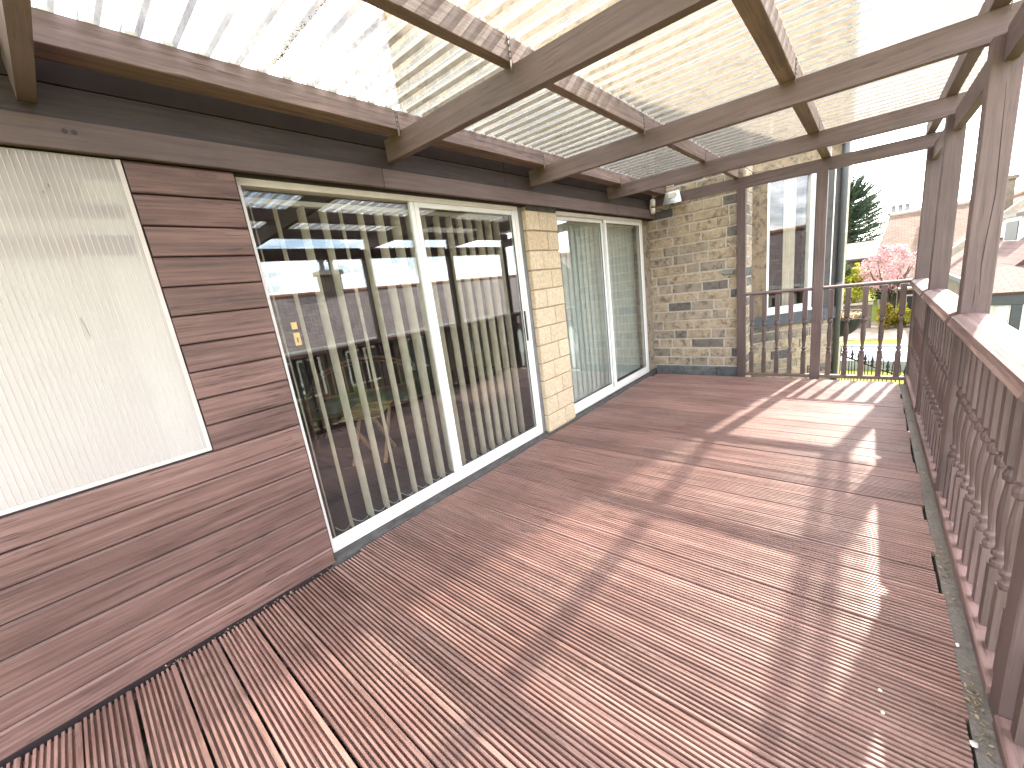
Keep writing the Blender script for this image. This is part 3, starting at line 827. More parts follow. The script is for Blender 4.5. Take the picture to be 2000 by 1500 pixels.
for x in XP:
    G().box(x - 0.049, x + 0.049, -0.446, -0.348, -0.30, rb(-0.4) - 0.001, 0.004).obj('post', 'timber_z', can)
G().box(5.72 - 0.049, 5.72 + 0.049, -0.446, -0.348, -0.30, rb(-0.4) - 0.001, 0.004).obj('post', 'timber_z', can)
# drying cracks in the third post
pk = [o for o in can.children if o.name.startswith('post')][2]
xk = 2.985 - 0.0492
for pts in ([(-0.402, 2.0), (-0.408, 1.75), (-0.413, 1.55), (-0.404, 1.38), (-0.398, 1.24), (-0.405, 1.10)], [(-0.388, 1.16), (-0.389, 1.09), (-0.387, 1.03)], [(-0.425, 0.6), (-0.420, 0.4), (-0.424, 0.2)]):
    G().tube([(xk, a[0], a[1]) for a in pts], [0.0004] + [0.0014] * (len(pts) - 2) + [0.0004], 5).obj('crack', 'black_gasket', pk)
# end posts
for y in (1.175, 0.415):
    G().box(5.66, 5.73, y - 0.046, y + 0.046, -0.30, rb(y) - 0.001, 0.004).obj('post', 'timber_z', can)
# outer beam
for a, b in zip([-1.5] + XP, XP + [5.72]):
    G().box(a + (0.0 if a < 0 else 0.052), b - 0.052, -0.430, -0.385, rb(-0.4) - 0.115, rb(-0.4) + 0.02, 0.003).obj('outer_beam', 'timber_x', can)
# corrugated sheets: box profile, ribs across the deck
RP = 0.1085; SN = 7
def sheet_prof(n):
    pr = []
    for i in range(n):
        x = i * RP
        pr += [(x, 0.0), (x + 0.050, 0.0), (x + 0.062, 0.017), (x + 0.0965, 0.017)]
    pr.append((n * RP, 0.0))
    return pr
x = -1.45; k = 0
while x < 5.75:
    n = SN if x + SN * RP < 5.9 else int((5.86 - x) / RP)
    pr = sheet_prof(n)
    vs = []; fs = []; segs = 8; ya, yb = -0.60, 2.235
    lift = 0.001 + (0.0035 if k % 2 else 0.0)
    for s in range(segs + 1):
        y = ya + (yb - ya) * s / segs
        sag = 0.006 * math.sin(math.pi * s / segs * 3) ** 2
        vs += [(x + px - 0.012, y, pt(y) + pz + lift - sag * 0.3 + 0.002) for px, pz in pr]
    m = len(pr)
    for s in range(segs):
        for i in range(m - 1):
            fs.append((s * m + i, s * m + i + 1, (s + 1) * m + i + 1, (s + 1) * m + i))
    g = G(); g.add(vs, fs)
    so = g.obj('roof_sheet', 'clear_corrugated', can)
    so.data.materials.append(MATS['hazy_rib']); so.data.materials.append(MATS['dark_web'])
    for q, pl_ in enumerate(so.data.polygons):
        r_ = (q % (m - 1)) % 4
        pl_.material_index = (0, 2, 1, 2)[r_]  # crowns and webs tinted apart from the flats so the ribs stand out
    x += n * RP; k += 1
# foam fillers under the ribs along the purlins
for (ya, yb) in PUR[:3]:
    g = G(); ym = ya + 0.012; x = -1.45
    while x < 5.75:
        g.box(x + 0.058, x + 0.088, ym - 0.008, ym + 0.008, pt(ym) + 0.0005, pt(ym) + 0.0155); x += RP
    o = g.obj('rib_filler', 'white_frame', can); o['kind'] = 'stuff'
# moss and leaf litter lying on the sheets
mrg = random.Random(3)
for mi, (mx_, ya, yb, n, lab) in enumerate(((0.93, 1.30, 2.05, 240, 'strip of dry moss on the roof sheets above the nearer patio door'), (2.66, 1.3, 1.9, 120, 'thin streak of dry moss on the middle roof sheets'), (3.66, 0.45, 1.1, 120, 'moss streak on the roof sheets beyond the second rafter'), (4.2, 1.3, 2.0, 60, 'dark litter on the roof sheets near the stone wall'), (5.05, -0.3, 0.3, 50, 'dark litter on the far roof sheets by the side rail'))):
    g = G()
    for _ in range(n * 3):
        y = mrg.triangular(ya, yb, yb - 0.1) + mrg.gauss(0, 0.02); x = mx_ + mrg.gauss(0.0, 0.012 + 0.008 * math.sin(y * 19 + mi)); s = mrg.uniform(0.001, 0.0035)
        z = pt(y) + 0.006 + s * mrg.uniform(0.2, 1.0); a = mrg.uniform(0, 3)
        u = Vector((math.cos(a), math.sin(a), mrg.uniform(-.3, .3))) * s * 1.5; v = Vector((-math.sin(a), math.cos(a), mrg.uniform(-.3, .3))) * s * 0.8
        p = Vector((x, y, z)); g.add([p - u, p + v, p + u, p - v], [(0, 1, 2, 3)])
    o = g.obj('roof_moss', 'moss'); o['kind'] = 'stuff'; o['label'] = lab; o['category'] = 'moss'

# ------------------------------------------------------------------ balustrades
def baluster_mesh(h, w):
    """square-turned-square spindle, base at z=0"""
    g = G()
    zb, zt = h * 0.26, h * 0.68
    g.box(-w / 2, w / 2, -w / 2, w / 2, 0, zb); g.box(-w / 2, w / 2, -w / 2, w / 2, zt, h)
    r = w / 2
    pr = [(0.0, 0.86), (0.02, 0.98), (0.055, 0.98), (0.07, 0.62), (0.10, 0.60), (0.115, 0.95), (0.15, 1.0), (0.175, 0.62), (0.23, 0.62), (0.42, 0.92), (0.55, 0.98), (0.68, 0.86), (0.80, 0.66), (0.83, 0.62), (0.85, 0.98), (0.90, 1.08), (0.93, 0.92), (0.95, 0.66), (0.965, 0.66), (0.98, 0.96), (1.0, 0.9)]
    n = 12; vs = []; fs = []
    for t, k in pr:
        z = zb + (zt - zb) * t
        for i in range(n):
            a = 2 * math.pi * i / n
            vs.append((r * k * math.cos(a), r * k * math.sin(a), z))
    for j in range(len(pr) - 1):
        for i in range(n):
            i2 = (i + 1) % n
            fs.append((j * n + i, j * n + i2, (j + 1) * n + i2, (j + 1) * n + i))
    g.add(vs, fs)
    me, _ = g.mesh('baluster', False)
    me.materials.append(MATS['timber_z'])
    return me
side = thing('balustrade', 'long brown balustrade with broad handrail along the open side of the deck', 'balustrade', (2.0, -0.39, 0))
bm1 = baluster_mesh(0.905, 0.043)
hp = [(-0.315, 0.975), (-0.309, 0.962), (-0.322, 0.950), (-0.455, 0.950), (-0.468, 0.962), (-0.462, 0.975), (-0.455, 0.998), (-0.43, 1.012), (-0.39, 1.017), (-0.35, 1.012), (-0.322, 0.998)]
hp = [(y, z) for y, z in hp]
XPP = [-1.5] + XP + [5.72]
for a, b in zip(XPP[:-1], XPP[1:]):
    lo = a + (0.0 if a < -1 else 0.0505); hi = b - 0.0505
    G().prof_x(hp[::-1], lo, hi).obj('handrail', 'rail_timber', side)
    G().box(lo, hi, -0.424, -0.340, 0.004, 0.046, 0.004).obj('bottom_rail', 'rail_timber', side)
    n = max(2, round((hi - lo) / 0.121)); st = (hi - lo) / n
    for i in range(n):
        o = link('baluster', bm1, (lo + st * (i + 0.5), -0.385, 0.0455), side)
endb = thing('balustrade', 'short brown balustrade across the far end of the deck beside the stone wall', 'balustrade', (5.69, 0.4, -0.03))
bm2 = baluster_mesh(0.965, 0.046)
zr = 1.00
for a, b in ((1.129 - 0.0, 0.461), (0.369, -0.348)):
    yy = sorted((a, b)); lo, hi = yy[0] + 0.001, yy[1] - 0.001
    ang = [2 * math.pi * q / 10 for q in range(10)]
    pr = [(5.695 + 0.027 * math.cos(t), zr + 0.020 * math.sin(t)) for t in ang]
    G().prof_y(pr, lo, hi).obj('handrail', 'timber_y', endb)
    G().box(5.668, 5.722, lo, hi, -0.024, 0.012, 0.004).obj('bottom_rail', 'rail_timber', endb)
    n = 5; st = (hi - lo) / n
    for i in range(n):
        link('baluster', bm2, (5.695, lo + st * (i + 0.5), 0.0125), endb)

# ------------------------------------------------------------------ stone house at the far end
sh = thing('stone_house', 'tall coursed stone house with canted bay window at the far end of the deck', 'house', (9.0, 4.0, GROUND))
YC = 1.162
G().box(X_END + 0.009, 14.0, YC + 0.010, 7.35, GROUND, 9.0).obj('wall', 'coursed_wall', sh)
face = G().box(X_END + 0.005, X_END + 0.0085, YC + 0.004, 2.52, -0.02, 2.62).obj('mortar_face', 'mortar', sh)
srg = random.Random(11)
CH = 0.1245
zc = 0.075
pat = [[0.30, 0.40, 0.22, 0.25], [0.20, 0.36, 0.42, 0.19], [0.27, 0.33, 0.38, 0.19], [0.38, 0.24, 0.36, 0.18], [0.17, 0.44, 0.30, 0.26], [0.33, 0.28, 0.38, 0.18]]
row = 0
while zc < 2.5:
    y = 2.50; segs = pat[srg.randrange(6)][:]; srg.shuffle(segs); q = 0
    hh = CH + srg.uniform(-0.006, 0.006)
    while y > YC + 0.05:
        L = segs[q % 4] * srg.uniform(0.85, 1.15); q += 1
        y2 = y - L
        if y2 < YC + 0.14: y2 = YC
        m0 = 0.008; top = zc + hh - 0.009; bot = zc + 0.009
        ins = 0.006; pr = srg.uniform(0.000, 0.006)
        g = G()
        ya, yb = y2 + (m0 if y2 > YC else 0.0), y - m0
        j = lambda: srg.uniform(-0.003, 0.003)
        vs = [(X_END + 0.006, ya, bot), (X_END + 0.006, yb, bot), (X_END + 0.006, yb, top), (X_END + 0.006, ya, top),
              (X_END - pr - 0.001 + j() * .5, ya + ins + j(), bot + ins + j()), (X_END - pr + j() * .5, yb - ins + j(), bot + ins + j()), (X_END - pr + j() * .5, yb - ins + j(), top - ins + j()), (X_END - pr + j() * .5, ya + ins + j(), top - ins + j())]
        g.add(vs, [(4, 7, 6, 5), (0, 4, 5, 1), (1, 5, 6, 2), (2, 6, 7, 3), (3, 7, 4, 0)])
        g.obj('stone', 'york_stone', face)
        y = y2
    zc += hh; row += 1
pb = G()
for a, b in ((YC - 0.01, 1.47), (1.475, 1.9), (1.905, 2.29)):
    G().box(X_END - 0.045, X_END + 0.004, a, b, -0.25, 0.068, 0.008).obj('plinth_stone', 'plinth', sh)
# return face (towards -y) and canted bay
XB0 = 6.216
rface = G().box(X_END + 0.012, XB0, YC + 0.005, YC + 0.0095, GROUND, 3.2).obj('mortar_face', 'mortar', sh)
z = -0.55
while z < 2.6:
    hh = CH + srg.uniform(-0.006, 0.006); x = X_END + 0.004; first = srg.choice([0.14, 0.2, 0.30])
    for L in (first, XB0 - X_END - first):
        G().box(x + 0.008 if x > X_END + 0.1 else x, min(x + L, XB0) - 0.008, YC - 0.002, YC + 0.0045, z + 0.009, z + hh - 0.009, 0.003).obj('stone', 'york_stone', rface)
        x += L
    z += hh
# bay cheek: local frame u along the 45 degree wall, n outward
B0 = Vector((XB0, YC, 0)); U = Vector((1, -1, 0)).normalized(); Nn = Vector((-1, -1, 0)).normalized()
BL = 1.205          # cheek length
def BP(u, n, z): return B0 + U * u + Nn * n + Vector((0, 0, z))
def bbox(g, u0, u1, n0, n1, z0, z1):
    vs = [BP(u, n, z) for z in (z0, z1) for (u, n) in ((u0, n0), (u1, n0), (u1, n1), (u0, n1))]
    return g.add(vs, [(0, 1, 2, 3), (7, 6, 5, 4), (4, 5, 1, 0), (5, 6, 2, 1), (6, 7, 3, 2), (7, 4, 0, 3)])
ZS = 0.640   # sill top
ZW = 2.46    # window head
wu0, wu1 = 0.205, 0.885
bw = bbox(G(), 0, BL, -0.25, -0.006, GROUND, ZS - 0.155).obj('bay_wall', 'mortar', sh)
bbox(G(), -0.02, BL + 0.03, -0.25, 0.045, ZS - 0.15, ZS).obj('bay_sill', 'sill_stone', sh)
bbox(G(), 0.0, wu0 - 0.002, -0.25, 0.0, ZS + 0.001, ZW).obj('bay_jamb', 'jamb_stone', sh)
bbox(G(), wu1 + 0.002, BL, -0.25, 0.0, ZS + 0.001, ZW).obj('bay_jamb', 'sooty_jamb', sh)
bbox(G(), -0.02, BL, -0.25, 0.008, ZW + 0.001, ZW + 0.22).obj('bay_lintel', 'jamb_stone', sh)
bbox(G(), -0.02, BL + 0.06, -0.25, 0.07, ZW + 0.221, ZW + 0.32).obj('bay_cornice', 'sill_stone', sh)
bbox(G(), 0, BL, -0.25, 0.0, ZW + 0.321, 9.0).obj('bay_wall', 'coursed_wall', sh)
z = -1.2
while z < ZS - 0.2:
    hh = min(CH * 1.08, ZS - 0.157 - z); u = 0.0
    while u < BL - 0.02:
        L = srg.uniform(0.2, 0.42); u2 = u + L
        if u2 > BL - 0.14: u2 = BL
        bbox(G(), u + 0.009, u2 - 0.009, -0.0055, srg.uniform(0.002, 0.009), z + 0.010, z + hh - 0.010).obj('stone', 'york_stone', bw)
        u = u2
    z += hh
# window in the bay cheek
f = G(); fw = 0.062
bbox(f, wu0, wu0 + fw, -0.11, -0.045, ZS + 0.03, ZW - 0.001); bbox(f, wu1 - fw, wu1, -0.11, -0.045, ZS + 0.03, ZW - 0.001)
bbox(f, wu0 + fw, wu1 - fw, -0.109, -0.046, ZS + 0.03, ZS + 0.03 + fw); bbox(f, wu0 + fw, wu1 - fw, -0.109, -0.046, ZW - 0.09, ZW - 0.001)
bbox(f, wu0 - 0.0015, wu1 + 0.0015, -0.12, -0.01, ZS + 0.0015, ZS + 0.029)
win = f.obj('window', 'white_frame', sh)
bbox(G(), wu0 + fw, wu1 - fw, -0.085, -0.078, ZS + 0.03 + fw, ZW - 0.09).obj('pane', 'glass', win)
bbox(G(), -0.05, BL, -0.62, -0.60, ZS - 0.3, ZW + 0.3).obj('room_shade', 'dark_panel', win)  # dark sheet added behind the pane to stand for the unlit room
f = G()
for (c0, c1) in ((wu0 + 0.03, wu0 + 0.13), (wu1 - 0.32, wu1 - 0.15)):
    n = 40; vs = []; fs = []
    for i in range(n + 1):
        u = c0 + (c1 - c0) * i / n; d = -0.19 + 0.02 * math.sin(i * 1.1)
        vs += [BP(u, d, ZS - 0.1), BP(u, d, ZW + 0.1)]
    for i in range(n): fs.append((2 * i, 2 * i + 2, 2 * i + 3, 2 * i + 1))
    G().add(vs, fs).obj('curtain', 'curtain', win, True)
# bay front, facing -y
PE = BP(BL, 0, 0)
G().box(PE.x + 0.002, PE.x + 2.2, PE.y - 0.0, PE.y + 0.3, GROUND, 9.0).obj('bay_wall', 'coursed_wall', sh)
# down pipe at the corner of the bay
pp = BP(BL - 0.012, 0.042, 0)
dp = G().tube([(pp.x, pp.y, GROUND), (pp.x, pp.y, 8.5)], 0.034, 12).obj('downpipe', 'lead_pipe', sh, True)
for z in (-0.6, 0.9, 2.4):
    G().tube([(pp.x, pp.y, z), (pp.x, pp.y, z + 0.06)], 0.042, 12).obj('pipe_collar', 'lead_pipe', dp, True)
# pale verge strip between jamb and post
bbox(G(), BL - 0.115, BL - 0.10, 0.001, 0.006, ZS + 0.01, ZW).obj('sealant_strip', 'cream_frame', sh)
bbox(G(), wu1 + 0.004, wu1 + 0.016, 0.001, 0.005, ZS + 0.01, ZW).obj('sealant_strip', 'cream_frame', sh)

# ------------------------------------------------------------------ wall fittings
fl = thing('floodlight', 'glassy grey floodlight on the stone wall under the canopy', 'floodlight', (5.68, 1.95, 2.33))
FX, FY, FZ = 5.60, 1.95, 2.31
g = G()
vs = [(FX, FY - 0.12, FZ - 0.075), (FX, FY + 0.12, FZ - 0.075), (FX + 0.03, FY + 0.085, FZ + 0.075), (FX + 0.03, FY - 0.085, FZ + 0.075),
      (FX + 0.06, FY - 0.10, FZ - 0.06), (FX + 0.06, FY + 0.10, FZ - 0.06), (FX + 0.07, FY + 0.07, FZ + 0.06), (FX + 0.07, FY - 0.07, FZ + 0.06)]
g.add(vs, [(0, 3, 2, 1), (4, 5, 6, 7), (0, 1, 5, 4), (1, 2, 6, 5), (2, 3, 7, 6), (3, 0, 4, 7)]); g.obj('housing', 'chrome', fl)
g = G()
vs = [(FX - 0.002, FY - 0.105, FZ - 0.066), (FX - 0.002, FY + 0.105, FZ - 0.066), (FX + 0.025, FY + 0.076, FZ + 0.066), (FX + 0.025, FY - 0.076, FZ + 0.066)]
g.add(vs, [(0, 3, 2, 1)]); g.obj('lens', 'glass', fl)
G().box(FX + 0.004, FX + 0.0105, FY - 0.045, FY + 0.045, FZ - 0.005, FZ + 0.05).obj('lamp_panel', 'sensor_white', fl)
G().bar((FX + 0.07, FY, FZ), (5.735, FY, FZ + 0.02), 0.05, 0.03).obj('bracket', 'dark_metal', fl)
G().tube([(FX + 0.05, FY + 0.02, FZ - 0.06), (FX + 0.06, FY + 0.05, FZ - 0.12), (5.715, FY + 0.12, FZ - 0.13), (5.72, FY + 0.2, FZ - 0.10)], 0.005, 6).obj('flex', 'black_gasket', fl, True)
se = thing('motion_sensor', 'small cream motion sensor at the wall corner by the header', 'sensor', (5.55, 2.19, 2.16))
g = G()
for (z0, z1, r0) in ((2.245, 2.345, 0.034),):
    g.tube([(5.56, 2.185, z0), (5.56, 2.185, z0 + 0.06), (5.56, 2.185, z1 - 0.02), (5.56, 2.185, z1 - 0.006), (5.56, 2.185, z1)], [0.034, 0.035, 0.034, 0.022, 0.004], 12)
g.obj('hood', 'sensor_white', se, True)
G().tube([(5.56, 2.185, 2.160), (5.56, 2.185, 2.20), (5.56, 2.185, 2.228)], [0.026, 0.032, 0.030], 12).obj('lens', 'sensor_white', se, True)
G().tube([(5.56, 2.185, 2.2285), (5.56, 2.185, 2.2445)], 0.022, 12).obj('neck', 'black_gasket', se, True)
G().box(5.548, 5.572, 2.19, 2.222, 2.22, 2.28).obj('arm', 'sensor_white', se)
jb = thing('cable_box', 'small grey cable box on the stone wall beside the end post', 'box', (5.72, 1.33, 1.27))
G().box(5.705, 5.7325, 1.27, 1.40, 1.265, 1.325, 0.006).obj('cover', 'lead_grey', jb)
G().tube([(5.715, 1.268, 1.30), (5.715, 1.245, 1.33), (5.72, 1.235, 1.42), (5.715, 1.25, 1.55), (5.71, 1.31, 1.62), (5.712, 1.33, 1.64)], 0.006, 6).obj('cable', 'cable', jb, True)

# ------------------------------------------------------------------ debris in the gap
drg = random.Random(5)
g = G()
def flake(x, y, z, s):
    a = drg.uniform(0, 6.28); u = Vector((math.cos(a), math.sin(a), drg.uniform(-.4, .4))) * s; v = Vector((-math.sin(a), math.cos(a), drg.uniform(-.3, .6))) * s * drg.uniform(.25, .6)
    p = Vector((x, y, z)); w = Vector((0, 0, s * drg.uniform(.1, .5)))
    g.add([p - u, p + v + w, p + u, p - v + w * .5], [(0, 1, 2), (0, 2, 3)])
clumps = [(2.28, .07, 70), (2.05, .03, 18), (1.58, .06, 60), (1.42, .03, 16), (3.3, .05, 20), (2.75, .03, 14), (4.6, .08, 24), (1.20, .03, 14)]
for cx, sg, n in clumps:
    for _ in range(n):
        flake(drg.gauss(cx, sg), drg.uniform(-0.332, -0.300), -0.008 + 0.010 * drg.random(), drg.uniform(0.0025, 0.009))
for _ in range(60):
    flake(drg.uniform(0.8, 5.3), drg.uniform(-0.334, -0.298), -0.008, drg.uniform(0.002, 0.006))
for cx, sg, n in ((0.22, .05, 26), (0.46, .06, 34), (0.0, .05, 14), (0.68, .04, 20)):
    for _ in range(n):
        flake(drg.gauss(cx, sg), drg.uniform(2.214, 2.236), -0.006 + 0.010 * drg.random(), drg.uniform(0.002, 0.007))
o = g.obj('leaf_litter', 'leaf_litter'); o['kind'] = 'stuff'; o['label'] = 'dry leaf litter caught along the edges of the deck'; o['category'] = 'leaf litter'
for (x, y, s, lab) in ((1.395, -0.295, 0.014, 'white shell fragment at the deck edge below the side balustrade'), (1.79, -0.305, 0.010, 'small pale shell on the kerb between the two nearer posts'), (4.0, -0.29, 0.012, 'pale shell crumb on the kerb near the far end')):
    g = G(); n = 7
    vs = [(x, y, 0.006)]
    for i in range(n):
        a = 2 * math.pi * i / n; vs.append((x + s * math.cos(a) * drg.uniform(.7, 1.2), y + 0.7 * s * math.sin(a) * drg.uniform(.7, 1.2), 0.0005 - 0.002 * (i % 2)))
    fs = [(0, 1 + i, 1 + (i + 1) % n) for i in range(n)] + [tuple(range(n, 0, -1))]
    o = g.add(vs, fs).obj('shell', 'shell_white'); o['label'] = lab; o['category'] = 'shell'
for (x, y, lab) in ((1.447, -0.10, 'pale round speck on the deck by the thin shadow, farther of two'), (1.365, -0.105, 'pale round speck on the deck near the front post, nearer of two')):
    o = G().tube([(x, y, 0.0004), (x, y, 0.003), (x, y, 0.004)], [0.0055, 0.005, 0.002], 10).obj('screw_plug', 'shell_white'); o['label'] = lab; o['category'] = 'plug'

# ------------------------------------------------------------------ neighbouring houses
def gable_roof(g, pts, uvs):
    pass
def roof_plane(name, quad, mat, parent, thick=0.08):
    """quad: eave a, eave b, ridge b, ridge a (counter-clockwise from above)"""
    a, b, c, d = [Vector(p) for p in quad]
    n = (b - a).cross(d - a).normalized()
    if n.z < 0: n = -n
    vs = [a, b, c, d] + [p - n * thick for p in (a, b, c, d)]
    fs = [(0, 1, 2, 3), (7, 6, 5, 4), (0, 4, 5, 1), (1, 5, 6, 2), (2, 6, 7, 3), (3, 7, 4, 0)]
    g = G(); g.add(vs, fs)
    e = (b - a).normalized(); up = n.cross(e)
    g.uv = []
    for f_ in fs:
        for i in f_:
            p = vs[i] - a; g.uv.append((p.dot(e), p.dot(up)))
    return g.obj(name, mat, parent)
def chimney(parent, c, w, d, z0, z1, pots, potmat='terracotta'):
    ch = G().box(c[0] - w / 2, c[0] + w / 2, c[1] - d / 2, c[1] + d / 2, z0, z1 - 0.12).obj('chimney', 'far_stone', parent)
    G().box(c[0] - w / 2 - 0.06, c[0] + w / 2 + 0.06, c[1] - d / 2 - 0.06, c[1] + d / 2 + 0.06, z1 - 0.119, z1).obj('chimney_cap', 'far_stone', ch)
    for i in range(pots):
        y = c[1] + (i - (pots - 1) / 2) * (d / max(1, pots)) * 0.95
        G().tube([(c[0], y, z1), (c[0], y, z1 + 0.05), (c[0], y, z1 + 0.28), (c[0], y, z1 + 0.30), (c[0], y, z1 + 0.36)], [0.12, 0.10, 0.085, 0.12, 0.11], 10).obj('chimney_pot', potmat, ch, True)
    return ch
def win_part(parent, x0, x1, y0, y1, z0, z1, facing):
    """small framed window proud of a wall; facing '+y' or '-x'"""
    if facing == '+y':
        f = G(); f.box(x0, x1, y0, y0 + 0.05, z0, z0 + 0.07); f.box(x0, x1, y0, y0 + 0.05, z1 - 0.07, z1)
        for x in (x0, (x0 + x1) / 2 - 0.035, x1 - 0.07): f.box(x, x + 0.07, y0, y0 + 0.049, z0 + 0.07, z1 - 0.07)
        w = f.obj('window', 'white_paint', parent)
        G().box(x0 + 0.02, x1 - 0.02, y0 + 0.004, y0 + 0.02, z0 + 0.02, z1 - 0.02).obj('pane', 'fascia_dark', w)
    else:
        f = G(); f.box(x0 - 0.05, x0, y0, y1, z0, z0 + 0.07); f.box(x0 - 0.05, x0, y0, y1, z1 - 0.07, z1)
        for y in (y0, (y0 + y1) / 2 - 0.035, y1 - 0.07): f.box(x0 - 0.049, x0, y, y + 0.07, z0 + 0.07, z1 - 0.07)
        w = f.obj('window', 'white_paint', parent)
        G().box(x0 - 0.02, x0 - 0.004, y0 + 0.02, y1 - 0.02, z0 + 0.02, z1 - 0.02).obj('pane', 'fascia_dark', w)
# house A: tan roof facing the deck
hA = thing('bungalow', 'bungalow with big tan tiled roof and three pot chimney behind the cherry', 'house', (29, -5, GROUND))
G().box(26.3, 36.4, -12.6, -0.5, GROUND, -0.55).obj('wall', 'far_stone', hA)
roof_plane('roof', ((25.9, 0.03, -0.56), (25.9, -12.9, -0.56), (31.5, -12.9, 2.80), (31.5, -0.77, 2.80)), 'tile_tan', hA)
roof_plane('roof', ((37.1, -12.9, -0.56), (37.1, 0.03, -0.56), (31.5, -0.77, 2.801), (31.5, -12.9, 2.801)), 'tile_tan', hA)
roof_plane('roof_hip', ((37.1, 0.04, -0.56), (25.9, 0.04, -0.56), (31.49, -0.76, 2.795), (31.51, -0.76, 2.795)), 'tile_tan', hA)
G().tube([(31.5, -0.72, 2.82), (31.5, -12.9, 2.82)], 0.11, 8).obj('ridge', 'coping', hA)
G().box(25.8, 25.92, -12.9, 0.05, -0.68, -0.57).obj('gutter', 'fascia_dark', hA)
chimney(hA, (32.0, -1.12), 0.6, 0.86, 2.2, 2.95, 3, 'lead_grey')
chimney(hA, (31.3, -2.42), 0.6, 0.55, 2.4, 3.60, 1)
win_part(hA, 26.3, 0, -2.6, -1.4, -1.9, -0.8, '-x')
# house B: wing with pink roof, gable towards the deck
hB = thing('gabled_house', 'house with pink tiled roof, dormer and stone gable on the right', 'house', (20, -4.1, GROUND))
G().box(13.0, 25.3, -6.2, -2.0, GROUND, 0.30).obj('wall', 'far_stone', hB)
G().add([(13.0, -6.2, 0.301), (13.0, -2.0, 0.301), (13.0, -4.1, 2.38), (13.25, -6.2, 0.301), (13.25, -2.0, 0.301), (13.25, -4.1, 2.38)], [(0, 2, 1), (3, 4, 5), (0, 1, 4, 3), (1, 2, 5, 4), (2, 0, 3, 5)]).obj('gable', 'far_stone', hB)
roof_plane('roof', ((25.4, -1.85, 0.27), (12.9, -1.85, 0.27), (12.9, -4.1, 2.50), (25.4, -4.1, 2.50)), 'tile_pink', hB)
roof_plane('roof', ((12.9, -6.35, 0.27), (25.4, -6.35, 0.27), (25.4, -4.1, 2.501), (12.9, -4.1, 2.501)), 'tile_pink', hB)
G().tube([(12.9, -4.1, 2.53), (25.4, -4.1, 2.53)], 0.09, 8).obj('ridge', 'terracotta', hB)
G().box(12.9, 25.4, -1.86, -1.76, 0.16, 0.26).obj('gutter', 'fascia_dark', hB)
G().bar((19.6, -1.70, 0.55), (19.6, -4.0, 2.62), 0.26, 0.20).obj('coping', 'coping', hB)
chimney(hB, (23.6, -3.56), 0.4, 0.34, 1.9, 3.12, 0)
dz = 1.0
dorm = G().box(15.4, 16.9, -3.6, -2.62, 0.9, 1.60).obj('dormer', 'white_paint', hB)
G().box(15.32, 16.98, -3.7, -2.52, 1.601, 1.68).obj('dormer_roof', 'lead_grey', dorm)
G().box(15.385, 15.396, -3.2, -2.72, 1.05, 1.5).obj('dormer_pane', 'fascia_dark', dorm)
G().box(15.55, 16.75, -2.615, -2.605, 1.05, 1.5).obj('dormer_pane', 'fascia_dark', dorm)
sk = G().add([Vector((18.2, -2.55, 1.02)), Vector((17.4, -2.55, 1.02)), Vector((17.4, -3.0, 1.465)), Vector((18.2, -3.0, 1.465))], [(0, 1, 2, 3)])
skl = G().box(17.4, 18.2, -2.95, -2.60, 1.12, 1.50).obj('skylight', 'white_paint', hB)
# garage
hG = thing('garage', 'low white garage with dark fascia and small pink roof on the right', 'garage', (12.2, -3.6, GROUND))
G().box(11.45, 12.94, -5.6, -1.80, GROUND, 0.10).obj('wall', 'white_paint', hG)
G().box(11.38, 11.44, -5.7, -1.72, 0.02, 0.24).obj('fascia', 'fascia_dark', hG)
G().box(11.441, 12.9, -1.795, -1.72, 0.02, 0.24).obj('fascia', 'fascia_dark', hG)
G().box(11.38, 11.449, -2.10, -1.98, GROUND, 0.015).obj('door_post', 'fascia_dark', hG)
for k in range(8):
    G().box(11.42, 11.448, -1.975 + 0.02 * k, -1.962 + 0.02 * k, GROUND, 0.01).obj('door_rib', 'white_paint', hG)
G().box(11.415, 11.448, -4.8, -2.11, GROUND, 0.012).obj('door', 'white_paint', hG)
roof_plane('roof', ((11.35, -1.68, 0.25), (11.35, -5.7, 0.25), (12.95, -5.7, 0.62), (12.95, -1.68, 0.62)), 'tile_pink', hG, 0.05)
# low outbuilding far behind, red roof
hL = thing('low_building', 'low building with plain red roof in front of the dark conifer', 'building', (37, 1.2, GROUND))
G().box(35.0, 41.0, -0.05, 5.0, GROUND, 0.62).obj('wall', 'far_stone', hL)
roof_plane('roof', ((34.6, 5.2, 0.62), (34.6, -0.35, 0.62), (38.2, -0.35, 1.64), (38.2, 5.2, 1.64)), 'tile_red', hL)
roof_plane('roof', ((41.6, -0.35, 0.62), (41.6, 5.2, 0.62), (38.2, 5.2, 1.641), (38.2, -0.35, 1.641)), 'tile_red', hL)
G().box(34.5, 34.62, -0.35, 5.2, 0.50, 0.62).obj('gutter', 'fascia_dark', hL)
# stone shed with white framed door
hS = thing('stone_shed', 'small stone shed with white framed door beside the yellow shrubs', 'shed', (26.5, -1.6, GROUND))
G().box(24.9, 25.75, -2.4, -1.02, GROUND, -0.75).obj('wall', 'far_stone', hS)
G().box(24.75, 25.78, -2.5, -0.93, -0.749, -0.66).obj('roof', 'coping', hS)
g = G(); g.box(24.84, 24.895, -1.32, -1.26, GROUND, -0.95); g.box(24.84, 24.895, -1.56, -1.50, GROUND, -0.95); g.box(24.84, 24.895, -1.50, -1.32, -1.01, -0.95)
dS = g.obj('door', 'white_paint', hS)
G().box(24.86, 24.89, -1.499, -1.321, GROUND, -1.012).obj('door_panel', 'fascia_dark', dS)
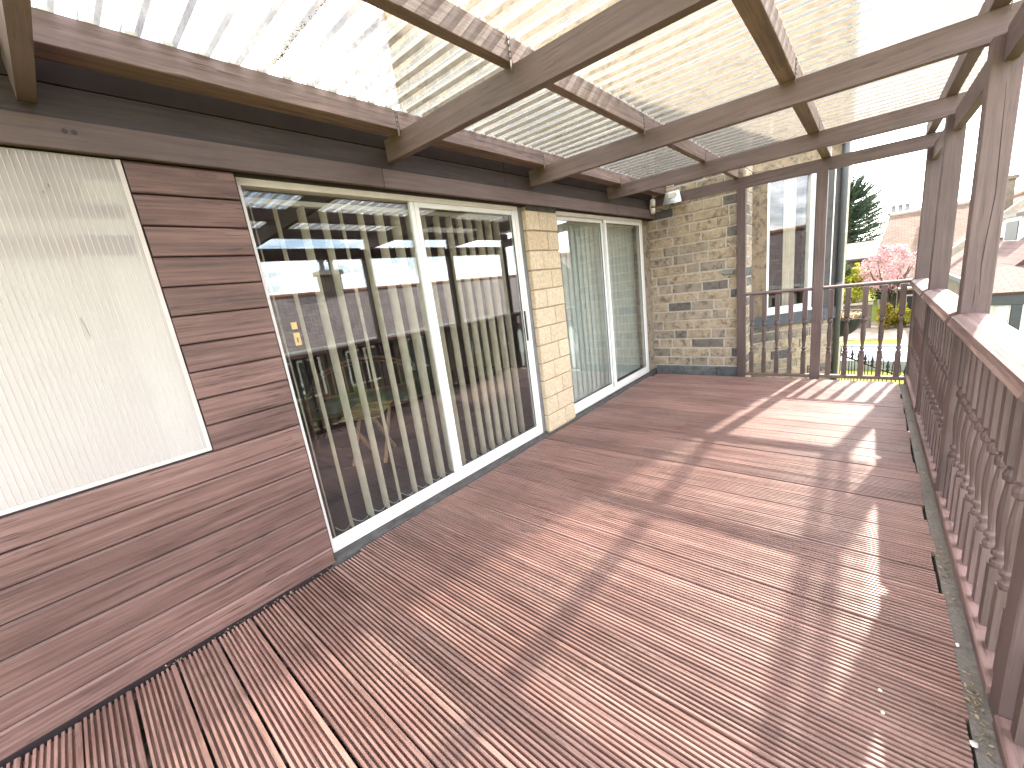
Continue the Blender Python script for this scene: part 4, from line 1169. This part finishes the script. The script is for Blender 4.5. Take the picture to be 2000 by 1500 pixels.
# house opposite (seen mirrored in the patio glass)
hO = thing('opposite_bungalow', 'long brown roofed bungalow reflected in the patio glass', 'house', (9, -12, GROUND))
G().box(-3.0, 20.0, -16.0, -9.25, GROUND, 0.46).obj('wall', 'far_stone', hO)
roof_plane('roof', ((20.4, -9.0, 0.45), (-3.4, -9.0, 0.45), (-3.4, -12.5, 2.32), (20.4, -12.5, 2.32)), 'tile_brown', hO)
roof_plane('roof', ((-3.4, -16.0, 0.45), (20.4, -16.0, 0.45), (20.4, -12.5, 2.321), (-3.4, -12.5, 2.321)), 'tile_brown', hO)
G().tube([(-3.4, -12.5, 2.36), (20.4, -12.5, 2.36)], 0.09, 8).obj('ridge', 'terracotta', hO)
G().box(-3.4, 20.4, -9.0, -8.9, 0.33, 0.44).obj('gutter', 'white_paint', hO)
cO = G().box(7.85, 8.6, -12.8, -12.2, 1.9, 3.05).obj('chimney', 'far_stone', hO)
G().box(7.75, 8.7, -12.9, -12.1, 3.051, 3.25).obj('chimney_cap', 'coping', cO)
for x in (8.03, 8.42):
    G().tube([(x, -12.5, 3.25), (x, -12.5, 3.32), (x, -12.5, 3.60), (x, -12.5, 3.64), (x, -12.5, 3.78)], [0.13, 0.10, 0.09, 0.15, 0.12], 10).obj('chimney_pot', 'lead_grey', cO, True)
for x in (4.2, 6.6, 9.2, 12.0, 15.0):
    win_part(hO, x, x + 1.5, -9.25, 0, -1.2, 0.1, '+y')

# ------------------------------------------------------------------ garden
rw = thing('garden_wall', 'low stone retaining wall under the yellow hedge', 'wall', (24, 1.0, GROUND))
G().box(23.6, 24.0, -0.20, 6.0, GROUND, -1.15).obj('masonry', 'far_stone', rw)
G().box(23.55, 24.05, -0.22, 6.0, -1.149, -1.08).obj('coping_stone', 'coping', rw)
shrub('hedge', 'bright yellow green hedge on top of the low stone wall', 'hedge', (24.1, 1.0, -0.72), (0.5, 1.35, 0.42), 60, 60, 0.055, 'leaf_yellow', 21, -1.08)
shrub('shrub', 'dark green shrub close to the drainpipe of the bay', 'shrub', (24.9, 1.05, 0.05), (0.5, 0.55, 0.85), 40, 60, 0.06, 'leaf_dark', 22, -1.2)
shrub('shrub', 'yellow green shrub between the dark shrub and the pink cherry', 'shrub', (24.9, 0.45, -0.05), (0.5, 0.50, 0.70), 34, 60, 0.06, 'leaf_yellow', 23, -1.2)
shrub('shrub', 'orange and yellow shrub below the cherry beside the path', 'shrub', (23.3, -0.62, -1.62), (0.5, 0.36, 0.60), 30, 60, 0.05, 'leaf_orange', 24, GROUND)
shrub('shrub', 'rounded yellow topped shrub in front of the stone shed', 'shrub', (23.6, -1.15, -1.70), (0.5, 0.42, 0.55), 30, 60, 0.05, 'leaf_yellow', 25, GROUND)
shrub('shrub', 'grey green tall shrub under the cherry crown', 'shrub', (24.6, -0.55, -0.75), (0.5, 0.45, 0.55), 26, 60, 0.05, 'leaf_dark', 26, GROUND)
# cherry
rg = random.Random(31)
ct = thing('cherry_tree', 'cherry tree covered in pale pink blossom in front of the tan roof', 'tree', (24.2, -0.66, GROUND))
G().tube([(24.2, -0.66, GROUND), (24.18, -0.62, -1.4), (24.2, -0.66, -0.7)], [0.10, 0.08, 0.07], 8).obj('trunk', 'trunk', ct, True)
for k in range(9):
    a = 6.283 * k / 9 + rg.uniform(-.2, .2)
    e = Vector((24.2 + 0.75 * math.cos(a), -0.66 + 0.85 * math.sin(a), rg.uniform(0.1, 0.9)))
    b = Vector((24.2, -0.66, -0.75)); m_ = b.lerp(e, 0.5) + Vector((0.12 * math.cos(a), 0.12 * math.sin(a), -0.05))
    G().tube([b, m_, e], [0.05, 0.03, 0.01], 6).obj('limb', 'trunk', ct, True)
g = G()
for _ in range(95):
    a = rg.uniform(0, 6.283); rr = math.sqrt(rg.random()); zz = rg.uniform(-0.55, 1.15)
    w = 0.62 + 0.42 * (zz + 0.55) / 1.7 if zz < 0.4 else 0.95 * (1.35 - zz) / 0.95 + 0.1
    cx = 24.2 + math.cos(a) * rr * w * 1.0; cyy = -0.66 + math.sin(a) * rr * w * 1.12
    crown(g, (cx, cyy, zz), (0.17, 0.17, 0.22), 46, 0.045, rg, 1.0, 0.1)
g.obj('crown', 'blossom', ct)
# monkey puzzle
rg = random.Random(41)
mp = thing('conifer', 'large dark conifer with upswept spiky branches behind the bay', 'tree', (46, 1.5, GROUND))
TX, TY, ZT = 46.0, 1.55, 6.9
G().tube([(TX, TY, GROUND), (TX, TY, 3.0), (TX, TY, ZT - 0.3)], [0.34, 0.24, 0.06], 10).obj('trunk', 'trunk', mp, True)
g = G()
for k in range(430):
    t = rg.random() ** 0.85; z = -0.2 + t * (ZT - 0.6)
    L = 2.75 * math.sqrt(max(0.03, 1 - (t * 0.97) ** 2.3)) * rg.uniform(0.72, 1.08)
    a = rg.uniform(0, 6.283); n = 15
    dr = 0.30 - 0.55 * t * 0
    for i in range(n):
        s = (i + 0.5) / n; r = L * (0.12 + 0.88 * s)
        zz = z - 0.55 * s * (1 - t) + 0.95 * s * s * (0.45 + 0.6 * t)
        p = Vector((TX + r * math.cos(a), TY + r * math.sin(a), zz))
        for q in range(4):
            d = Vector((math.cos(a + rg.uniform(-1.0, 1.0)), math.sin(a + rg.uniform(-1.0, 1.0)), rg.uniform(0.2, 0.9))).normalized()
            w = d.cross(Vector((rg.gauss(0, 1), rg.gauss(0, 1), rg.gauss(0, 1)))).normalized()
            l = 0.17 * rg.uniform(0.7, 1.2)
            g.add([p - w * 0.06, p + w * 0.06, p + d * l], [(0, 1, 2)])
    g.tube([(TX, TY, z), (TX + 0.5 * L * math.cos(a), TY + 0.5 * L * math.sin(a), z - 0.275 * (1 - t) + 0.237 * (0.45 + 0.6 * t)), (TX + L * math.cos(a), TY + L * math.sin(a), z - 0.55 * (1 - t) + 0.95 * (0.45 + 0.6 * t))], [0.05, 0.04, 0.02], 4, False)
g.obj('crown', 'needle', mp)
# shrubs outside the side balustrade (mirrored in the glass)
for k, (x, s) in enumerate(((0.9, 0.55), (2.0, 0.6), (3.2, 0.5), (4.5, 0.6), (6.0, 0.65))):
    shrub('shrub', ['bushy green shrub outside the side balustrade nearest the camera', 'second leafy shrub outside the side balustrade', 'third leafy shrub outside the side balustrade, middle of the row', 'fourth leafy shrub outside the side balustrade', 'fifth leafy shrub outside the side balustrade, near the deck corner'][k], 'shrub', (x, -1.75, -0.70 + 0.05 * (k % 2)), (0.65, 0.5, 1.0), 46, 60, 0.045, ['leaf_green', 'leaf_dark'][k % 2], 60 + k, GROUND, 'shrubs beside the deck')
# pool cover
pc_ = thing('pool_cover', 'pale blue covered pool beyond the iron fence', 'pool', (16.6, 0.3, GROUND))
G().box(15.6, 18.0, -1.1, 3.5, GROUND, GROUND + 0.22).obj('cover', 'pale_tarp', pc_)
g = G(); g.box(15.5, 15.598, -1.2, 3.6, GROUND, GROUND + 0.27); g.box(18.002, 18.1, -1.2, 3.6, GROUND, GROUND + 0.27); g.box(15.598, 18.002, -1.2, -1.102, GROUND, GROUND + 0.27)
g.obj('edge', 'pool_edge', pc_)
# hooped iron fence
fe = thing('iron_fence', 'black iron fence with hoops and spear finials below the deck', 'fence', (11.9, -0.1, GROUND))
FA = Vector((14.2, 0.97, 0)); FB = Vector((10.3, -0.89, 0)); FL = (FB - FA).length; FD = (FB - FA).normalized()
def FP(s, z): return FA + FD * s + Vector((0, 0, z))
ztop = -1.10
for z in (ztop - 0.16, GROUND + 0.12):
    G().bar(FP(0, z), FP(FL, z), 0.012, 0.035).obj('rail', 'dark_metal', fe)
s = 0.0
while s < FL - 0.3:
    hw = 0.13
    G().tube([FP(s, GROUND), FP(s, ztop - 0.02)] + [FP(s + hw - hw * math.cos(math.pi * q / 10), ztop - 0.02 + 0.16 * math.sin(math.pi * q / 10)) for q in range(1, 10)] + [FP(s + 2 * hw, ztop - 0.02), FP(s + 2 * hw, GROUND)], 0.009, 6).obj('hoop', 'dark_metal', fe, True)
    for c in (s + hw, s + 2 * hw + 0.15):
        G().tube([FP(c, GROUND), FP(c, ztop - 0.19), FP(c, ztop - 0.17), FP(c, ztop - 0.12), FP(c, ztop - 0.09), FP(c, ztop - 0.06), FP(c, ztop - 0.02), FP(c, ztop + 0.12)], [0.009, 0.009, 0.026, 0.030, 0.014, 0.034, 0.026, 0.002], 8).obj('finial_bar', 'dark_metal', fe, True)
    s += 0.56
# hay basket on the bay front
hb = thing('hay_basket', 'black wire wall basket with coir liner on the bay corner', 'basket', (7.45, 0.1, 0.2))
BX, BZ = PE.x + 0.40, 0.50
yw_ = PE.y - 0.001; RX, RY = 0.34, 0.30
def hb_pt(t, s):   # t along half ellipse 0..pi, s depth 0..1
    k = math.cos(s * 1.35)
    return (BX + RX * math.cos(t) * k, yw_ - 0.004 - RY * math.sin(t) * k, BZ - 0.34 * math.sin(s * 1.35) / math.sin(1.35))
g = G(); vs = []; fs = []; n = 16; m = 8
for j in range(m + 1):
    for i in range(n + 1): 
        p = hb_pt(math.pi * i / n, 0.12 + 0.88 * j / m); vs.append((p[0], p[1], p[2]))
for j in range(m):
    for i in range(n): fs.append((j * (n + 1) + i, j * (n + 1) + i + 1, (j + 1) * (n + 1) + i + 1, (j + 1) * (n + 1) + i))
G().add(vs, fs).obj('liner', 'liner_black', hb, True)
G().tube([hb_pt(math.pi * i / n, 0) for i in range(n + 1)], 0.008, 6).obj('rim', 'lead_grey', hb, True)
for i in range(1, n, 2):
    G().tube([hb_pt(math.pi * i / n, s / 8) for s in range(9)], 0.005, 5).obj('wire', 'dark_metal', hb, True)
G().tube([hb_pt(math.pi * i / n, 0.14) for i in range(n + 1)], 0.005, 5).obj('wire', 'lead_grey', hb, True)
crg = random.Random(8); g = G()
for _ in range(420):
    a = crg.uniform(0.05, 3.09); k = math.sqrt(crg.random()) * 0.95
    p = Vector((BX + RX * math.cos(a) * k, yw_ - 0.01 - RY * math.sin(a) * k, BZ - 0.07 + crg.uniform(0, 0.05)))
    d = Vector((crg.gauss(0, 1), crg.gauss(0, 1), crg.gauss(0, .5))).normalized() * 0.03
    g.bar(p - d, p + d, 0.012, 0.002)
o = g.obj('coir_litter', 'coir', hb); o['kind'] = 'stuff'
